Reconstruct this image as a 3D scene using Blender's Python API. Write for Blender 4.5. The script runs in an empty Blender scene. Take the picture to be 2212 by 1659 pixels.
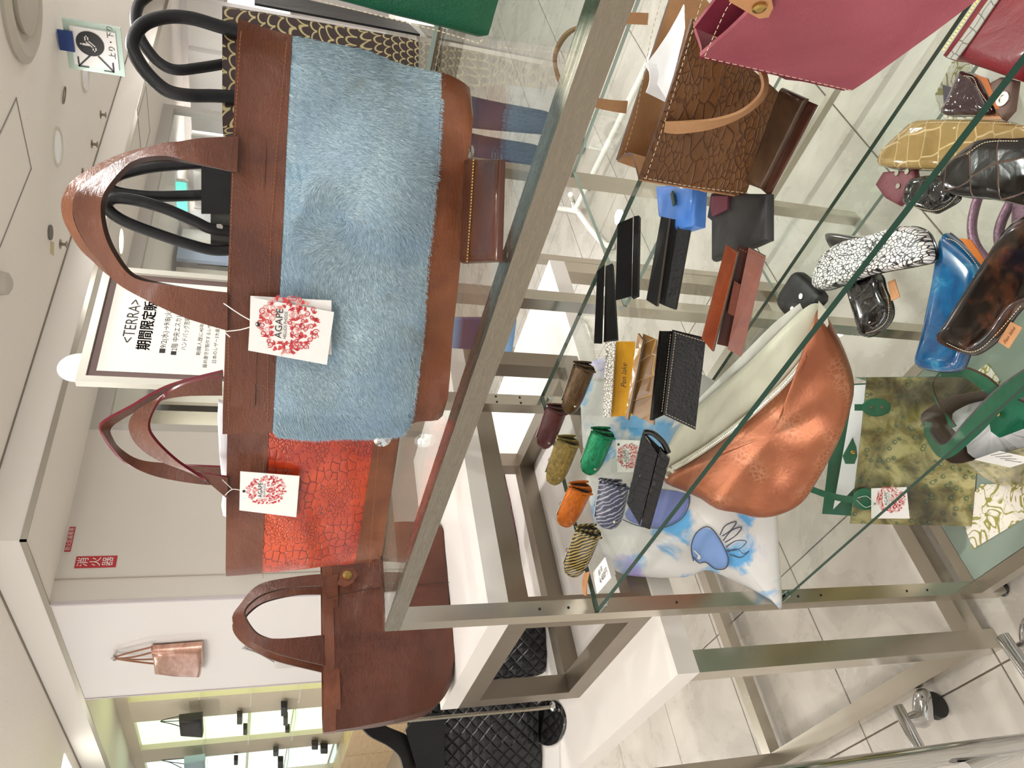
import bpy, math, random
from mathutils import Vector, Matrix, noise
random.seed(7)
C = bpy.context.scene.collection
sc = bpy.context.scene
PI = math.pi
V = Vector

# ------------------------------------------------------------------ camera
# x runs along the display rack, y away from the camera, z up; the photograph is
# turned a quarter turn (the phone was held upright): picture left = up in the shop.
H = 1.45
YAW, PITCH, ROLL, FPX = math.radians(138.14145852), math.radians(18.10308768), math.radians(2.75907645), 1644.98
_f = V((math.cos(PITCH)*math.cos(YAW), math.cos(PITCH)*math.sin(YAW), -math.sin(PITCH)))
_r0 = _f.cross(V((0, 0, 1))).normalized(); _u0 = _r0.cross(_f)
_r = math.cos(ROLL)*_r0 + math.sin(ROLL)*_u0
_u = -math.sin(ROLL)*_r0 + math.cos(ROLL)*_u0
CAM = V((0, 0, H))
cam = bpy.data.cameras.new('camera'); camo = bpy.data.objects.new('camera', cam); C.objects.link(camo)
cam.sensor_width = 36; cam.lens = FPX*36/2212; cam.clip_start = 0.02
_b = -_f
M = Matrix(((-_u.x, _r.x, _b.x, 0), (-_u.y, _r.y, _b.y, 0), (-_u.z, _r.z, _b.z, H), (0, 0, 0, 1)))
camo.matrix_world = M
sc.camera = camo
# ------------------------------------------------------------------ world, lights, exposure
sc.view_settings.view_transform = 'Standard'; sc.view_settings.look = 'None'
sc.view_settings.exposure = 0.22; sc.view_settings.gamma = 1; sc.view_settings.use_curve_mapping = False
w = bpy.data.worlds.new('shop_ambient'); sc.world = w; w.use_nodes = True
w.node_tree.nodes['Background'].inputs[0].default_value = (1.0, 0.985, 0.975, 1)
w.node_tree.nodes['Background'].inputs[1].default_value = 0.9
def area(name, loc, size, power, col=(1, .985, .965), rot=(0, 0, 0), shape='DISK', sy=None):
    l = bpy.data.lights.new(name, 'AREA'); l.shape = shape; l.size = size; l.energy = power; l.color = col
    if sy: l.size_y = sy
    o = bpy.data.objects.new(name, l); C.objects.link(o); o.location = loc; o.rotation_euler = rot
    return o
for i, (x, y, e) in enumerate([(-0.7, -0.1, 13), (-0.9, 2.0, 58), (-2.2, -0.3, 8), (-2.3, 2.6, 16), (0.7, 0.3, 15), (0.1, 1.6, 22), (-3.2, 0.8, 14),
                               (-3.06, 4.5, 14), (-1.2, 3.8, 26), (-5.0, 0.6, 18), (0.6, 3.2, 14), (-3.0, 7.2, 20), (-1.0, -1.6, 17), (-6.6, 1.2, 18)]):
    area('downlight_beam', (x, y, 2.66), 0.11, e*.62)
for _x, _y in ((0.6, -1.2), (-2.6, -1.5), (-5.6, -.6), (1.6, 2.6), (-1.2, 6.9)): area('ceiling_fill', (_x, _y, 1.85), 1.0, 40, (1, .985, .98), (PI, 0, 0))  # added fill, no fixture: unseen upward lights that brighten the ceiling
area('shop_fluorescent', (-1.2, -1.4, 2.64), 2.4, 15, (1, .97, .93), shape='RECTANGLE', sy=0.5)
for _x, _y in ((-5.3, 4.6), (-5.3, 6.4), (-5.6, 8.5)): area('bay_fill', (_x, _y, 2.42), .5, 22)  # fill lights added to lift the dark room behind the window
area('shop_fluorescent', (-4.2, 0.3, 2.64), 2.0, 12, (1, .97, .93), shape='RECTANGLE', sy=0.5)

# ------------------------------------------------------------------ picking real places from the survey of the photograph
def ray(X, Y): return _f + _r*((1659-Y-829.5)/FPX) - _u*((X-1106)/FPX)
def at(X, Y, z):
    d = ray(X, Y); return CAM + d*((z-H)/d.z)
def onp(X, Y, P, n):
    d = ray(X, Y); return CAM + d*((P-CAM).dot(n)/d.dot(n))
class Frame:
    """a bag's front plane: base point, direction along the bag, lean back"""
    def __init__(s, P0, P1, lean=0.0):
        s.P = V(P0); b = V(P1)-V(P0); b.z = 0; s.b = b.normalized()
        d = V((0, 0, 1)).cross(s.b)                       # horizontal normal
        if (s.P-CAM).dot(d) < 0: d = -d                   # pointing away from the camera
        s.dh = d; s.d = (d*math.cos(lean) - V((0, 0, 1))*math.sin(lean)).normalized()
        s.up = s.d.cross(s.b);
        if s.up.z < 0: s.up = -s.up
    def on(s, X, Y, off=0.0): return onp(X, Y, s.P+s.d*off, s.d)

# ------------------------------------------------------------------ things, parts, tags
BASE = {}
def thing(name, label, cat, loc, group=None):
    o = bpy.data.objects.new(name, None); o.empty_display_size = .05; C.objects.link(o)
    o.location = V(loc); o['label'] = label; o['category'] = cat; BASE[o.name] = V(loc)
    if group: o['group'] = group
    return o
def tag(o, label, cat, group=None):
    o['label'] = label; o['category'] = cat
    if group: o['group'] = group
    return o
def base_of(p): return BASE[p.name]
def build(name, verts, faces, mats, parent=None, mi=None, uvs=None, smooth=False, loc=None, kind=None, label=None):
    if not isinstance(mats, (list, tuple)): mats = [mats]
    b = base_of(parent) if parent else (V(loc) if loc is not None else V((0, 0, 0)))
    me = bpy.data.meshes.new(name)
    me.from_pydata([tuple(V(v)-b) for v in verts], [], faces)
    for m in mats: me.materials.append(m)
    if mi: me.polygons.foreach_set('material_index', mi)
    if smooth is True: me.polygons.foreach_set('use_smooth', [True]*len(me.polygons))
    uvl = me.uv_layers.new(name='UVMap')
    if uvs: uvl.data.foreach_set('uv', [c for p in uvs for c in p])
    else:
        cs = []
        for p in me.polygons:
            n = p.normal; a = max(range(3), key=lambda i: abs(n[i]))
            i, j = [(1, 2), (0, 2), (0, 1)][a]
            for k in p.vertices: co = me.vertices[k].co; cs += [co[i], co[j]]
        uvl.data.foreach_set('uv', cs)
    me.update()
    o = bpy.data.objects.new(name, me); C.objects.link(o)
    if smooth and smooth is not True: 
        me.polygons.foreach_set('use_smooth', [True]*len(me.polygons)); me.set_sharp_from_angle(angle=smooth)
    if parent: o.parent = parent; BASE[o.name] = b
    else: o.location = b; BASE[o.name] = b
    if kind: o['kind'] = kind
    if label: o['label'] = label
    return o
def struct(o): o['kind'] = 'structure'; return o
class MB:
    def __init__(s): s.v = []; s.f = []; s.m = []; s.uv = []; s.hasuv = True
    def add(s, v, f, m=0, uv=None):
        k = len(s.v); s.v += list(v); s.f += [tuple(i+k for i in q) for q in f]; s.m += [m]*len(f) if isinstance(m, int) else m
        if uv is None: s.hasuv = False
        else: s.uv += uv
        return s
    def box(s, a, b, m=0):
        x0, y0, z0 = a; x1, y1, z1 = b
        v = [V((x, y, z)) for z in (z0, z1) for y in (y0, y1) for x in (x0, x1)]
        return s.add(v, [(0, 2, 3, 1), (4, 5, 7, 6), (0, 1, 5, 4), (2, 6, 7, 3), (0, 4, 6, 2), (1, 3, 7, 5)], m)
    def obox(s, c, ax, ay, az, m=0):
        c = V(c); v = [c+ax*i+ay*j+az*k for k in (-1, 1) for j in (-1, 1) for i in (-1, 1)]
        return s.add(v, [(0, 2, 3, 1), (4, 5, 7, 6), (0, 1, 5, 4), (2, 6, 7, 3), (0, 4, 6, 2), (1, 3, 7, 5)], m)
    def prism(s, poly, n, t, m=0, ms=None):
        """polygon extruded along n by t, centred"""
        n = V(n).normalized(); k = len(poly)
        v = [V(p)+n*t/2 for p in poly]+[V(p)-n*t/2 for p in poly]
        s.add(v, [tuple(range(k)), tuple(range(2*k-1, k-1, -1))]+[(i, i+k, (i+1) % k+k, (i+1) % k) for i in range(k)],
              [m, m]+[(m if ms is None else ms)]*k); return s
    def tube(s, pts, r, n=10, m=0, caps=True):
        pts = [V(p) for p in pts]; k = len(pts); R = r if isinstance(r, (list, tuple)) else [r]*k
        up = None; rings = []
        for i, p in enumerate(pts):
            t = (pts[min(i+1, k-1)]-pts[max(i-1, 0)]).normalized()
            if up is None:
                up = V((0, 0, 1)) if abs(t.z) < .9 else V((1, 0, 0))
            a = (up-t*up.dot(t)).normalized(); up = a; c = t.cross(a)
            rings.append([p+(a*math.cos(2*PI*j/n)+c*math.sin(2*PI*j/n))*R[i] for j in range(n)])
        v = [q for g in rings for q in g]
        f = [(i*n+j, i*n+(j+1) % n, (i+1)*n+(j+1) % n, (i+1)*n+j) for i in range(k-1) for j in range(n)]
        if caps: f += [tuple(range(n-1, -1, -1)), tuple((k-1)*n+j for j in range(n))]
        return s.add(v, f, m)
    def lathe(s, c, ax, prof, n=24, m=0):
        """profile [(radius, height)] turned about the axis ax through c"""
        c = V(c); ax = V(ax).normalized(); a = ax.orthogonal().normalized(); b = ax.cross(a); v = []
        for (r, h) in prof: v += [c+ax*h+(a*math.cos(2*PI*j/n)+b*math.sin(2*PI*j/n))*r for j in range(n)]
        f = [(i*n+j, i*n+(j+1) % n, (i+1)*n+(j+1) % n, (i+1)*n+j) for i in range(len(prof)-1) for j in range(n)]
        f += [tuple(range(n-1, -1, -1)), tuple((len(prof)-1)*n+j for j in range(n))]
        return s.add(v, f, m)
    def out(s, name, mats, parent=None, **k):
        return build(name, s.v, s.f, mats, parent, mi=s.m, uvs=s.uv if s.hasuv and s.uv else None, **k)
def cat(pts, n=8, closed=False):
    pts = [V(p) for p in pts]; k = len(pts); out = []
    rng = range(k) if closed else range(k-1)
    for i in rng:
        if closed: p0, p1, p2, p3 = pts[(i-1) % k], pts[i], pts[(i+1) % k], pts[(i+2) % k]
        else: p0, p1, p2, p3 = pts[max(i-1, 0)], pts[i], pts[i+1], pts[min(i+2, k-1)]
        for j in range(n):
            t = j/n
            out.append(.5*((2*p1)+(p2-p0)*t+(2*p0-5*p1+4*p2-p3)*t*t+(3*p1-p0-3*p2+p3)*t**3))
    if not closed: out.append(pts[-1])
    return out
def resample(pts, n):
    L = [0]
    for a, b in zip(pts, pts[1:]): L.append(L[-1]+(b-a).length)
    out = []; j = 0
    for i in range(n):
        s = L[-1]*i/(n-1)
        while j < len(pts)-2 and L[j+1] < s: j += 1
        t = (s-L[j])/max(L[j+1]-L[j], 1e-9); out.append(pts[j].lerp(pts[j+1], min(max(t, 0), 1)))
    return out

# ------------------------------------------------------------------ materials
class NT:
    def __init__(s, name):
        s.m = bpy.data.materials.new(name); s.m.use_nodes = True; s.t = s.m.node_tree; s.b = s.t.nodes['Principled BSDF']; s.out = s.t.nodes['Material Output']
    def n(s, ty, **k):
        x = s.t.nodes.new(ty)
        for a, v in k.items():
            if a.startswith('i_'): x.inputs[a[2:].replace('_', ' ')].default_value = v
            else: setattr(x, a, v)
        return x
    def l(s, a, b): s.t.links.new(a, b)
    def coord(s, kind='Object', scale=(1, 1, 1), rot=(0, 0, 0)):
        t = s.n('ShaderNodeTexCoord'); mp = s.n('ShaderNodeMapping'); s.l(t.outputs[kind], mp.inputs[0])
        mp.inputs['Scale'].default_value = scale; mp.inputs['Rotation'].default_value = rot; return mp.outputs[0]
    def noise(s, vec, scale, detail=4, rough=.55, dist=0):
        x = s.n('ShaderNodeTexNoise'); s.l(vec, x.inputs['Vector']); x.inputs['Scale'].default_value = scale; x.inputs['Detail'].default_value = detail
        x.inputs['Roughness'].default_value = rough; x.inputs['Distortion'].default_value = dist; return x.outputs[0]
    def vor(s, vec, scale, feature='DISTANCE_TO_EDGE', rand=1):
        x = s.n('ShaderNodeTexVoronoi', feature=feature); s.l(vec, x.inputs['Vector']); x.inputs['Scale'].default_value = scale; x.inputs['Randomness'].default_value = rand; return x
    def ramp(s, fac, stops, interp='LINEAR'):
        x = s.n('ShaderNodeValToRGB'); s.l(fac, x.inputs[0]); cr = x.color_ramp; cr.interpolation = interp
        while len(cr.elements) < len(stops): cr.elements.new(.5)
        for e, (p, c) in zip(cr.elements, stops): e.position = p; e.color = (*c, 1) if len(c) == 3 else c
        return x.outputs[0]
    def mix(s, fac, a, b, mode='MIX'):
        x = s.n('ShaderNodeMix', data_type='RGBA', blend_type=mode)
        for i, q in ((0, fac), (6, a), (7, b)):
            if hasattr(q, 'is_output'): s.l(q, x.inputs[i])
            else: x.inputs[i].default_value = q if i == 0 else (*q, 1)
        return x.outputs[2]
    def bump(s, h, strength=.3, dist=.002, prev=None):
        x = s.n('ShaderNodeBump'); s.l(h, x.inputs['Height']); x.inputs['Strength'].default_value = strength; x.inputs['Distance'].default_value = dist
        if prev: s.l(prev, x.inputs['Normal'])
        return x.outputs[0]
    def fin(s, col=None, rough=None, nrm=None, metal=None, coat=None, spec=None, **k):
        b = s.b
        for q, nm in ((col, 'Base Color'), (rough, 'Roughness'), (nrm, 'Normal'), (metal, 'Metallic'), (coat, 'Coat Weight'), (spec, 'Specular IOR Level')):
            if q is None: continue
            if hasattr(q, 'is_output'): s.l(q, b.inputs[nm])
            else: b.inputs[nm].default_value = (*q, 1) if nm == 'Base Color' else q
        for a, v in k.items(): b.inputs[a.replace('_', ' ')].default_value = v
        return s.m
def sr(r, g, b):
    f = lambda c: ((c/255+.055)/1.055)**2.4 if c > 10 else c/255/12.92
    return (f(r), f(g), f(b))
def plain(name, c, rough=.5, metal=0, coat=0, **k): return NT(name).fin(c, rough, metal=metal, coat=coat, **k)
def leather(name, c1, c2, rough=.4, grain=700, bump=.25, var=9, coat=0.0, crease=0):
    t = NT(name); o = t.coord()
    a = t.noise(o, var, 5, .6, .6); col = t.mix(t.ramp(a, [(.35, (0, 0, 0)), (.65, (1, 1, 1))]), c1, c2)
    g = t.vor(o, grain, 'F1').outputs[0]
    n1 = t.bump(g, bump, .0006)
    n2 = t.bump(t.noise(o, 14, 3, .5, 1.2), .35, .006, n1)
    if crease:
        e = t.noise(t.coord(scale=(1, 1, 4)), 30, 3, .6, 2.5); n2 = t.bump(t.ramp(e, [(.44, (1, 1, 1)), (.5, (0, 0, 0)), (.56, (1, 1, 1))]), crease, .0015, n2)
    r = t.n('ShaderNodeMapRange'); t.l(a, r.inputs[0]); r.inputs[3].default_value = rough-.08; r.inputs[4].default_value = rough+.1
    return t.fin(col, r.outputs[0], n2, coat=coat, spec=.3, Coat_Roughness=.12)
def croc(name, c1, c2, groove, scale=(60, 42), rough=.3, depth=.004, coat=.0, edge=.09, var=7, small=None, rand=.6):
    """embossed crocodile: square belly tiles, breaking up into small scales"""
    t = NT(name); uv = t.coord('UV', (scale[0], scale[1], 1)); o = t.coord()
    dn = t.n('ShaderNodeVectorMath', operation='SCALE'); nn = t.n('ShaderNodeTexNoise'); t.l(uv, nn.inputs['Vector']); nn.inputs['Scale'].default_value = .5
    t.l(nn.outputs['Color'], dn.inputs[0]); dn.inputs['Scale'].default_value = .7
    ad = t.n('ShaderNodeVectorMath', operation='ADD'); t.l(uv, ad.inputs[0]); t.l(dn.outputs[0], ad.inputs[1])
    d = t.vor(ad.outputs[0], 1, rand=rand).outputs[0]
    if small:
        d2 = t.vor(ad.outputs[0], small).outputs[0]
        m = t.ramp(t.noise(uv, .22, 1), [(.44, (0, 0, 0)), (.54, (1, 1, 1))])
        x = t.n('ShaderNodeMix', data_type='FLOAT'); t.l(m, x.inputs[0]); t.l(d, x.inputs[2]); t.l(d2, x.inputs[3]); d = x.outputs[0]
    g = t.ramp(d, [(0, (0, 0, 0)), (edge, (.75, .75, .75)), (.35, (1, 1, 1))])
    a = t.noise(o, var, 4, .6, .5)
    col = t.mix(t.ramp(a, [(.35, (0, 0, 0)), (.65, (1, 1, 1))]), c1, c2)
    col = t.mix(t.ramp(d, [(edge*.35, (0, 0, 0)), (edge, (1, 1, 1))]), groove, col)
    n = t.bump(g, .8, depth); n = t.bump(t.noise(o, 60, 3), .15, .002, n)
    return t.fin(col, rough, n, coat=coat, Coat_Roughness=.06)

STEEL = NT('brushed_steel'); _o = STEEL.coord(scale=(1, 1, 1)); _n = STEEL.noise(STEEL.coord(scale=(6, 220, 220)), 3, 3)
STEEL = STEEL.fin(sr(166, 159, 145), STEEL.ramp(_n, [(.3, (.2, .2, .2)), (.7, (.34, .34, .34))]), STEEL.bump(_n, .05, .0003), 1.0)
STEELV = NT('polished_steel'); STEELV = STEELV.fin(sr(196, 190, 178), STEELV.ramp(STEELV.noise(STEELV.coord(scale=(1, 1, 1)), 8), [(.3, (.2, .2, .2)), (.7, (.28, .28, .28))]), metal=1.0)
DULL = NT('satin_steel'); DULL = DULL.fin(sr(146, 136, 123), DULL.ramp(DULL.noise(DULL.coord(), 14), [(.3, (.32, .32, .32)), (.7, (.45, .45, .45))]), metal=1.0)
CHROME = plain('chrome', sr(205, 205, 205), .09, 1)
BRASS = plain('brass_fitting', sr(190, 160, 95), .25, 1)
NICKEL = plain('nickel_fitting', sr(185, 180, 170), .2, 1)
def glass(name, tint, ior=1.5, rough=0.0, alpha_mix=0.0):
    t = NT(name); t.t.nodes.remove(t.b)
    tr = t.n('ShaderNodeBsdfTransparent'); tr.inputs[0].default_value = (*tint, 1)
    gl = t.n('ShaderNodeBsdfGlossy'); gl.inputs['Roughness'].default_value = rough; gl.inputs[0].default_value = (1, 1, 1, 1)
    ge = t.n('ShaderNodeNewGeometry'); dt = t.n('ShaderNodeVectorMath', operation='DOT_PRODUCT'); t.l(ge.outputs['Normal'], dt.inputs[0]); t.l(ge.outputs['Incoming'], dt.inputs[1])
    def mm(op, a, b=None):
        x = t.n('ShaderNodeMath', operation=op)
        for i, q in ((0, a), (1, b)):
            if q is not None:
                if hasattr(q, 'is_output'): t.l(q, x.inputs[i])
                else: x.inputs[i].default_value = q
        return x.outputs[0]
    f0 = ((ior-1)/(ior+1))**2*.55
    fr_ = mm('ADD', mm('MULTIPLY', mm('POWER', mm('SUBTRACT', 1.0, mm('ABSOLUTE', dt.outputs['Value'])), 5.0), 1-f0), f0)
    m = t.n('ShaderNodeMixShader'); t.l(fr_, m.inputs[0]); t.l(tr.outputs[0], m.inputs[1]); t.l(gl.outputs[0], m.inputs[2])
    s = m.outputs[0]
    if alpha_mix:
        df = t.n('ShaderNodeBsdfDiffuse'); df.inputs[0].default_value = (*sr(146, 158, 146), 1)
        m2 = t.n('ShaderNodeMixShader'); m2.inputs[0].default_value = alpha_mix; t.l(s, m2.inputs[1]); t.l(df.outputs[0], m2.inputs[2]); s = m2.outputs[0]
    t.l(s, t.out.inputs[0]); return t.m
GLASS = glass('clear_glass', (.97, .99, .975))
FROST = glass('greenish_pane', (.62, .68, .63), alpha_mix=.7)
GEDGE = NT('glass_edge'); GEDGE = GEDGE.fin(sr(22, 62, 50), .3, spec=.25)
WHITE = plain('white_laminate', sr(218, 213, 207), .25)
PAPER = plain('white_card', sr(232, 228, 224), .6)
TISSUE = plain('tissue_paper', sr(235, 234, 236), .8)
STITCHW = plain('pale_thread', sr(214, 198, 168), .7)
STITCHT = plain('tan_thread', sr(146, 92, 54), .7)
STITCHD = plain('dark_thread', sr(20, 18, 18), .7)
BLACK = leather('black_leather', sr(12, 12, 13), sr(20, 20, 21), .42, 900, .3)
BLACKG = plain('black_gloss', sr(14, 12, 12), .12, coat=.8)
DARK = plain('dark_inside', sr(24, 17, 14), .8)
REDINK = plain('red_ink', sr(196, 60, 66), .6)
PINKINK = plain('pale_red_ink', sr(222, 150, 145), .6)
INK = plain('black_ink', sr(32, 30, 30), .6)
BROWN = leather('cognac_leather', sr(84, 46, 32), sr(114, 68, 48), .33, 900, .12, 7, .22, .25)
BROWNL = leather('light_cognac_leather', sr(98, 54, 33), sr(130, 78, 48), .3, 900, .12, 9, .3, .25)
BROWN2 = leather('plain_brown_leather', sr(70, 36, 25), sr(94, 52, 35), .36, 900, .1, 5, .1, .3)

# ------------------------------------------------------------------ generic builders
def stitches(name, pts, parent, mat, n=None, r=.0006, step=.006, lift=V((0, 0, 0))):
    L = sum((b-a).length for a, b in zip(pts, pts[1:])); k = n or max(4, int(L/step))
    q = resample([V(p) for p in pts], 2*k); mb = MB()
    for i in range(0, 2*k-1, 2): mb.tube([q[i]+lift, q[i].lerp(q[i+1], 1.2)+lift], r, 4)
    return mb.out(name, mat, parent)
def ribbon(name, A, B, t, mats, parent, n=40, edge=None, label=None):
    """strap between two edge lines A and B, thickness t; second material on the cut edges"""
    A = resample(cat(A), n); B = resample(cat(B), n); v = []; f = []; m = []
    for i in range(n):
        tg = (A[min(i+1, n-1)]+B[min(i+1, n-1)]-A[max(i-1, 0)]-B[max(i-1, 0)]).normalized(); w_ = B[i]-A[i]
        nn = tg.cross(w_).normalized()*t/2
        v += [A[i]+nn, B[i]+nn, B[i]-nn, A[i]-nn]
    for i in range(n-1):
        for j in range(4):
            f.append((i*4+j, i*4+(j+1) % 4, (i+1)*4+(j+1) % 4, (i+1)*4+j)); m.append(1 if j in (1, 3) and edge else 0)
    f += [(3, 2, 1, 0), ((n-1)*4, (n-1)*4+1, (n-1)*4+2, (n-1)*4+3)]; m += [0, 0]
    return build(name, v, f, [mats, edge] if edge else [mats], parent, mi=m, smooth=.7, label=label)
def body(fr, L, R, D, parent, bands, zmin=-1, nrow=28, bulge=.008, wr=.002, seed=0, nc=14, gusset=.0):
    """a soft bag lofted from level outlines: L, R = left and right silhouette (bottom to top) on the front plane, D = depth"""
    L = resample(cat([fr.on(*p[:2], off=(p[2] if len(p) > 2 else 0)) for p in L]), nrow)
    R = resample(cat([fr.on(*p[:2], off=(p[2] if len(p) > 2 else 0)) for p in R]), nrow)
    rows = []
    for i in range(nrow):
        t = i/(nrow-1); k = t*(len(D)-1); j = min(int(k), len(D)-2); d = D[j]+(D[j+1]-D[j])*(k-j)
        ring = []; W = (R[i]-L[i]); rc = min(.014, d*.3)
        for a in range(nc+1):
            s = a/nc; e = min(s, 1-s)*W.length; off = rc*(1-math.sqrt(max(0, 1-(1-min(e/rc, 1))**2)))
            q = L[i].lerp(R[i], s); q = q-fr.d*(bulge*math.sin(PI*s)*math.sin(PI*min(1, t*1.15+.08)))+fr.d*off
            q = q+fr.d*wr*noise.noise(V((s*5+seed, t*4, seed)))*2.2; ring.append(q)
        for a in (1, 2, 3):
            s = a/4; ring.append(R[i]+fr.d*(rc+(d-2*rc)*s)-W.normalized()*gusset*math.sin(PI*s)*t)
        for a in range(nc, -1, -1):
            s = a/nc; e = min(s, 1-s)*W.length; off = rc*(1-math.sqrt(max(0, 1-(1-min(e/rc, 1))**2)))
            ring.append(L[i].lerp(R[i], s)+fr.d*(d-off))
        for a in (3, 2, 1):
            s = a/4; ring.append(L[i]+fr.d*(rc+(d-2*rc)*s)+W.normalized()*gusset*math.sin(PI*s)*t)
        for q in ring: q.z = max(q.z, zmin)
        rows.append(ring)
    n = len(rows[0]); res = []
    per = [0]
    for a in range(n): per.append(per[-1]+(rows[nrow//2][(a+1) % n]-rows[nrow//2][a]).length)
    hh = [0]
    for i in range(1, nrow): hh.append(hh[-1]+(rows[i][nc//2]-rows[i-1][nc//2]).length)
    for (t0, t1, nm, mt, infl) in bands:
        i0, i1 = round(t0*(nrow-1)), round(t1*(nrow-1)); v = []; f = []; uv = []
        for i in range(i0, i1+1):
            c = sum(rows[i], V())/n
            for q in rows[i]: v.append(q+(q-c).normalized()*infl)
        k = i1-i0+1
        for i in range(k-1):
            for a in range(n):
                f.append((i*n+a, i*n+(a+1) % n, (i+1)*n+(a+1) % n, (i+1)*n+a))
                uv += [(per[a], hh[i0+i]), (per[a+1], hh[i0+i]), (per[a+1], hh[i0+i+1]), (per[a], hh[i0+i+1])]
        def cap(row):
            f.append(tuple(row)); uv.extend([(0, 0)]*len(row))
        if t0 == 0: cap(range(n-1, -1, -1))
        else: cap(range(n-1, -1, -1))
        if t1 < 1: cap(range((k-1)*n, k*n))
        else:   # open mouth: inner wall and a dark floor a little way down
            b0 = len(v); c = sum(rows[-1], V())/n
            for q in rows[-1]: v.append(q-(q-c).normalized()*.003)
            for q in rows[-1]: v.append(q-(q-c).normalized()*.006-fr.up*.03)
            for a in range(n):
                f.append(((k-1)*n+a, (k-1)*n+(a+1) % n, b0+(a+1) % n, b0+a)); f.append((b0+a, b0+(a+1) % n, b0+n+(a+1) % n, b0+n+a)); uv += [(0, 0)]*8
            cap(range(b0+n, b0+2*n))
        res.append(build(nm, v, f, mt, parent, uvs=uv, smooth=.9))
    return rows, res
def slab(name, pts, t, mat, parent, edge=None, label=None):
    """flat panel through corner points (3-D), thickness t"""
    P = [V(p) for p in pts]; n = V()
    for a, b in zip(P, P[1:]+P[:1]): n += a.cross(b)
    mb = MB(); mb.prism(P, n, t, 0, 1 if edge else None)
    return mb.out(name, [mat, edge] if edge else mat, parent, label=label)
def puff(name, outline, n, th, mat, parent, rings=6, smooth_in=True, flat=False, kind=None, wr=0, k=5, label=None, base=.35):
    """a soft flat thing: outline polygon (3-D), fat by th along n (mostly on the n side)"""
    n = V(n).normalized(); O = cat([V(p) for p in outline], k, True) if smooth_in else [V(p) for p in outline]
    c = sum(O, V())/len(O); N = len(O); v = []; f = []; uv = []; a = n.orthogonal().normalized()
    a = (O[0]-c); a = (a-n*a.dot(n)).normalized(); b = n.cross(a)
    lev = [(1.0, 0.0), (1.0, .3), (.975, .62), (.93, .85), (.82, .97), (.55, 1.0), (.25, 1.0)]
    for (s, h) in lev:
        for q in O:
            p = c+(q-c)*s; v.append(p+n*(th*h)+n*(wr*noise.noise(p*18)*(1 if s < 1 else 0)))
    K = len(lev); v.append(c+n*th); top = len(v)-1
    for i in range(K-1):
        for j in range(N): f.append((i*N+j, i*N+(j+1) % N, (i+1)*N+(j+1) % N, (i+1)*N+j))
    for j in range(N): f.append(((K-1)*N+j, (K-1)*N+(j+1) % N, top))
    f.append(tuple(range(N-1, -1, -1)))
    for q in f:
        for i in q: p = v[i]-c; uv.append((p.dot(a), p.dot(b)))
    return build(name, v, f, mat, parent, uvs=uv, smooth=.9, kind=kind, label=label)
def inset(pts, s): 
    c = sum([V(p) for p in pts], V())/len(pts); return [c+(V(p)-c)*s for p in pts]
FONT = None
def text(name, s, size, mat, parent, origin, right, up, ext=0.0004, align='LEFT', spacing=1.0, shear=0, sx=1.0, fit=None):
    cu = bpy.data.curves.new('t', 'FONT'); cu.body = s; cu.size = size; cu.align_x = align; cu.space_character = spacing; cu.extrude = 0; cu.shear = shear
    o = bpy.data.objects.new('t', cu); C.objects.link(o); bpy.context.view_layer.update()
    me = bpy.data.meshes.new_from_object(o.evaluated_get(bpy.context.evaluated_depsgraph_get()))
    if fit: sx = fit/max(1e-6, max(p.co.x for p in me.vertices)-min(0, min(p.co.x for p in me.vertices)))
    right = V(right).normalized(); up = V(up); up = (up-right*up.dot(right)).normalized(); nn = right.cross(up); origin = V(origin)
    v = [origin+right*p.co.x*sx+up*p.co.y+nn*ext for p in me.vertices]; f = [tuple(p.vertices) for p in me.polygons]
    bpy.data.objects.remove(o); bpy.data.curves.remove(cu); bpy.data.meshes.remove(me)
    if not f: return None
    return build(name, v, f, mat, parent)

# ================================================================== THE SETTING
t = NT('tile_stone'); _ge = t.n('ShaderNodeNewGeometry'); _o = _ge.outputs['Position']; _oi = t.n('ShaderNodeObjectInfo')
_n = t.noise(_o, 5, 6, .6, .6); _m = t.noise(_o, 23, 5, .6)
_c = t.ramp(_n, [(.3, sr(162, 156, 146)), (.5, sr(176, 170, 160)), (.72, sr(190, 184, 174))])
_c = t.mix(t.ramp(_m, [(.66, (0, 0, 0)), (.82, (.3, .3, .3))]), _c, sr(120, 108, 92))
_h = t.n('ShaderNodeHueSaturation'); t.l(_c, _h.inputs['Color']); _mr = t.n('ShaderNodeMapRange'); t.l(_oi.outputs['Random'], _mr.inputs[0]); _mr.inputs[3].default_value = .95; _mr.inputs[4].default_value = 1.04; t.l(_mr.outputs[0], _h.inputs['Value'])
TILE = t.fin(_h.outputs[0], t.ramp(_n, [(.3, (.22, .22, .22)), (.7, (.36, .36, .36))]), t.bump(_m, .06, .002))
GROUT = plain('grout', sr(104, 94, 80), .8)
CEIL = NT('acoustic_ceiling'); _o = CEIL.coord(scale=(1, 3, 1)); _n = CEIL.noise(_o, 55, 3, .5)
CEIL = CEIL.fin(CEIL.mix(CEIL.ramp(_n, [(.24, (1, 1, 1)), (.30, (0, 0, 0))]), sr(236, 231, 225), sr(170, 160, 148)), .85, CEIL.bump(_n, .5, .004))
SOF = plain('painted_soffit', sr(230, 225, 218), .7)
WALLM = plain('painted_wall', sr(202, 196, 187), .65)
WALLW = plain('white_wall_panel', sr(218, 213, 210), .55)
TRIMM = plain('grey_aluminium_trim', sr(170, 164, 152), .35, .6)
def glow(name, c, e): 
    t = NT(name); t.b.inputs['Base Color'].default_value = (*c, 1); t.b.inputs['Emission Color'].default_value = (*c, 1); t.b.inputs['Emission Strength'].default_value = e; return t.m

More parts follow.
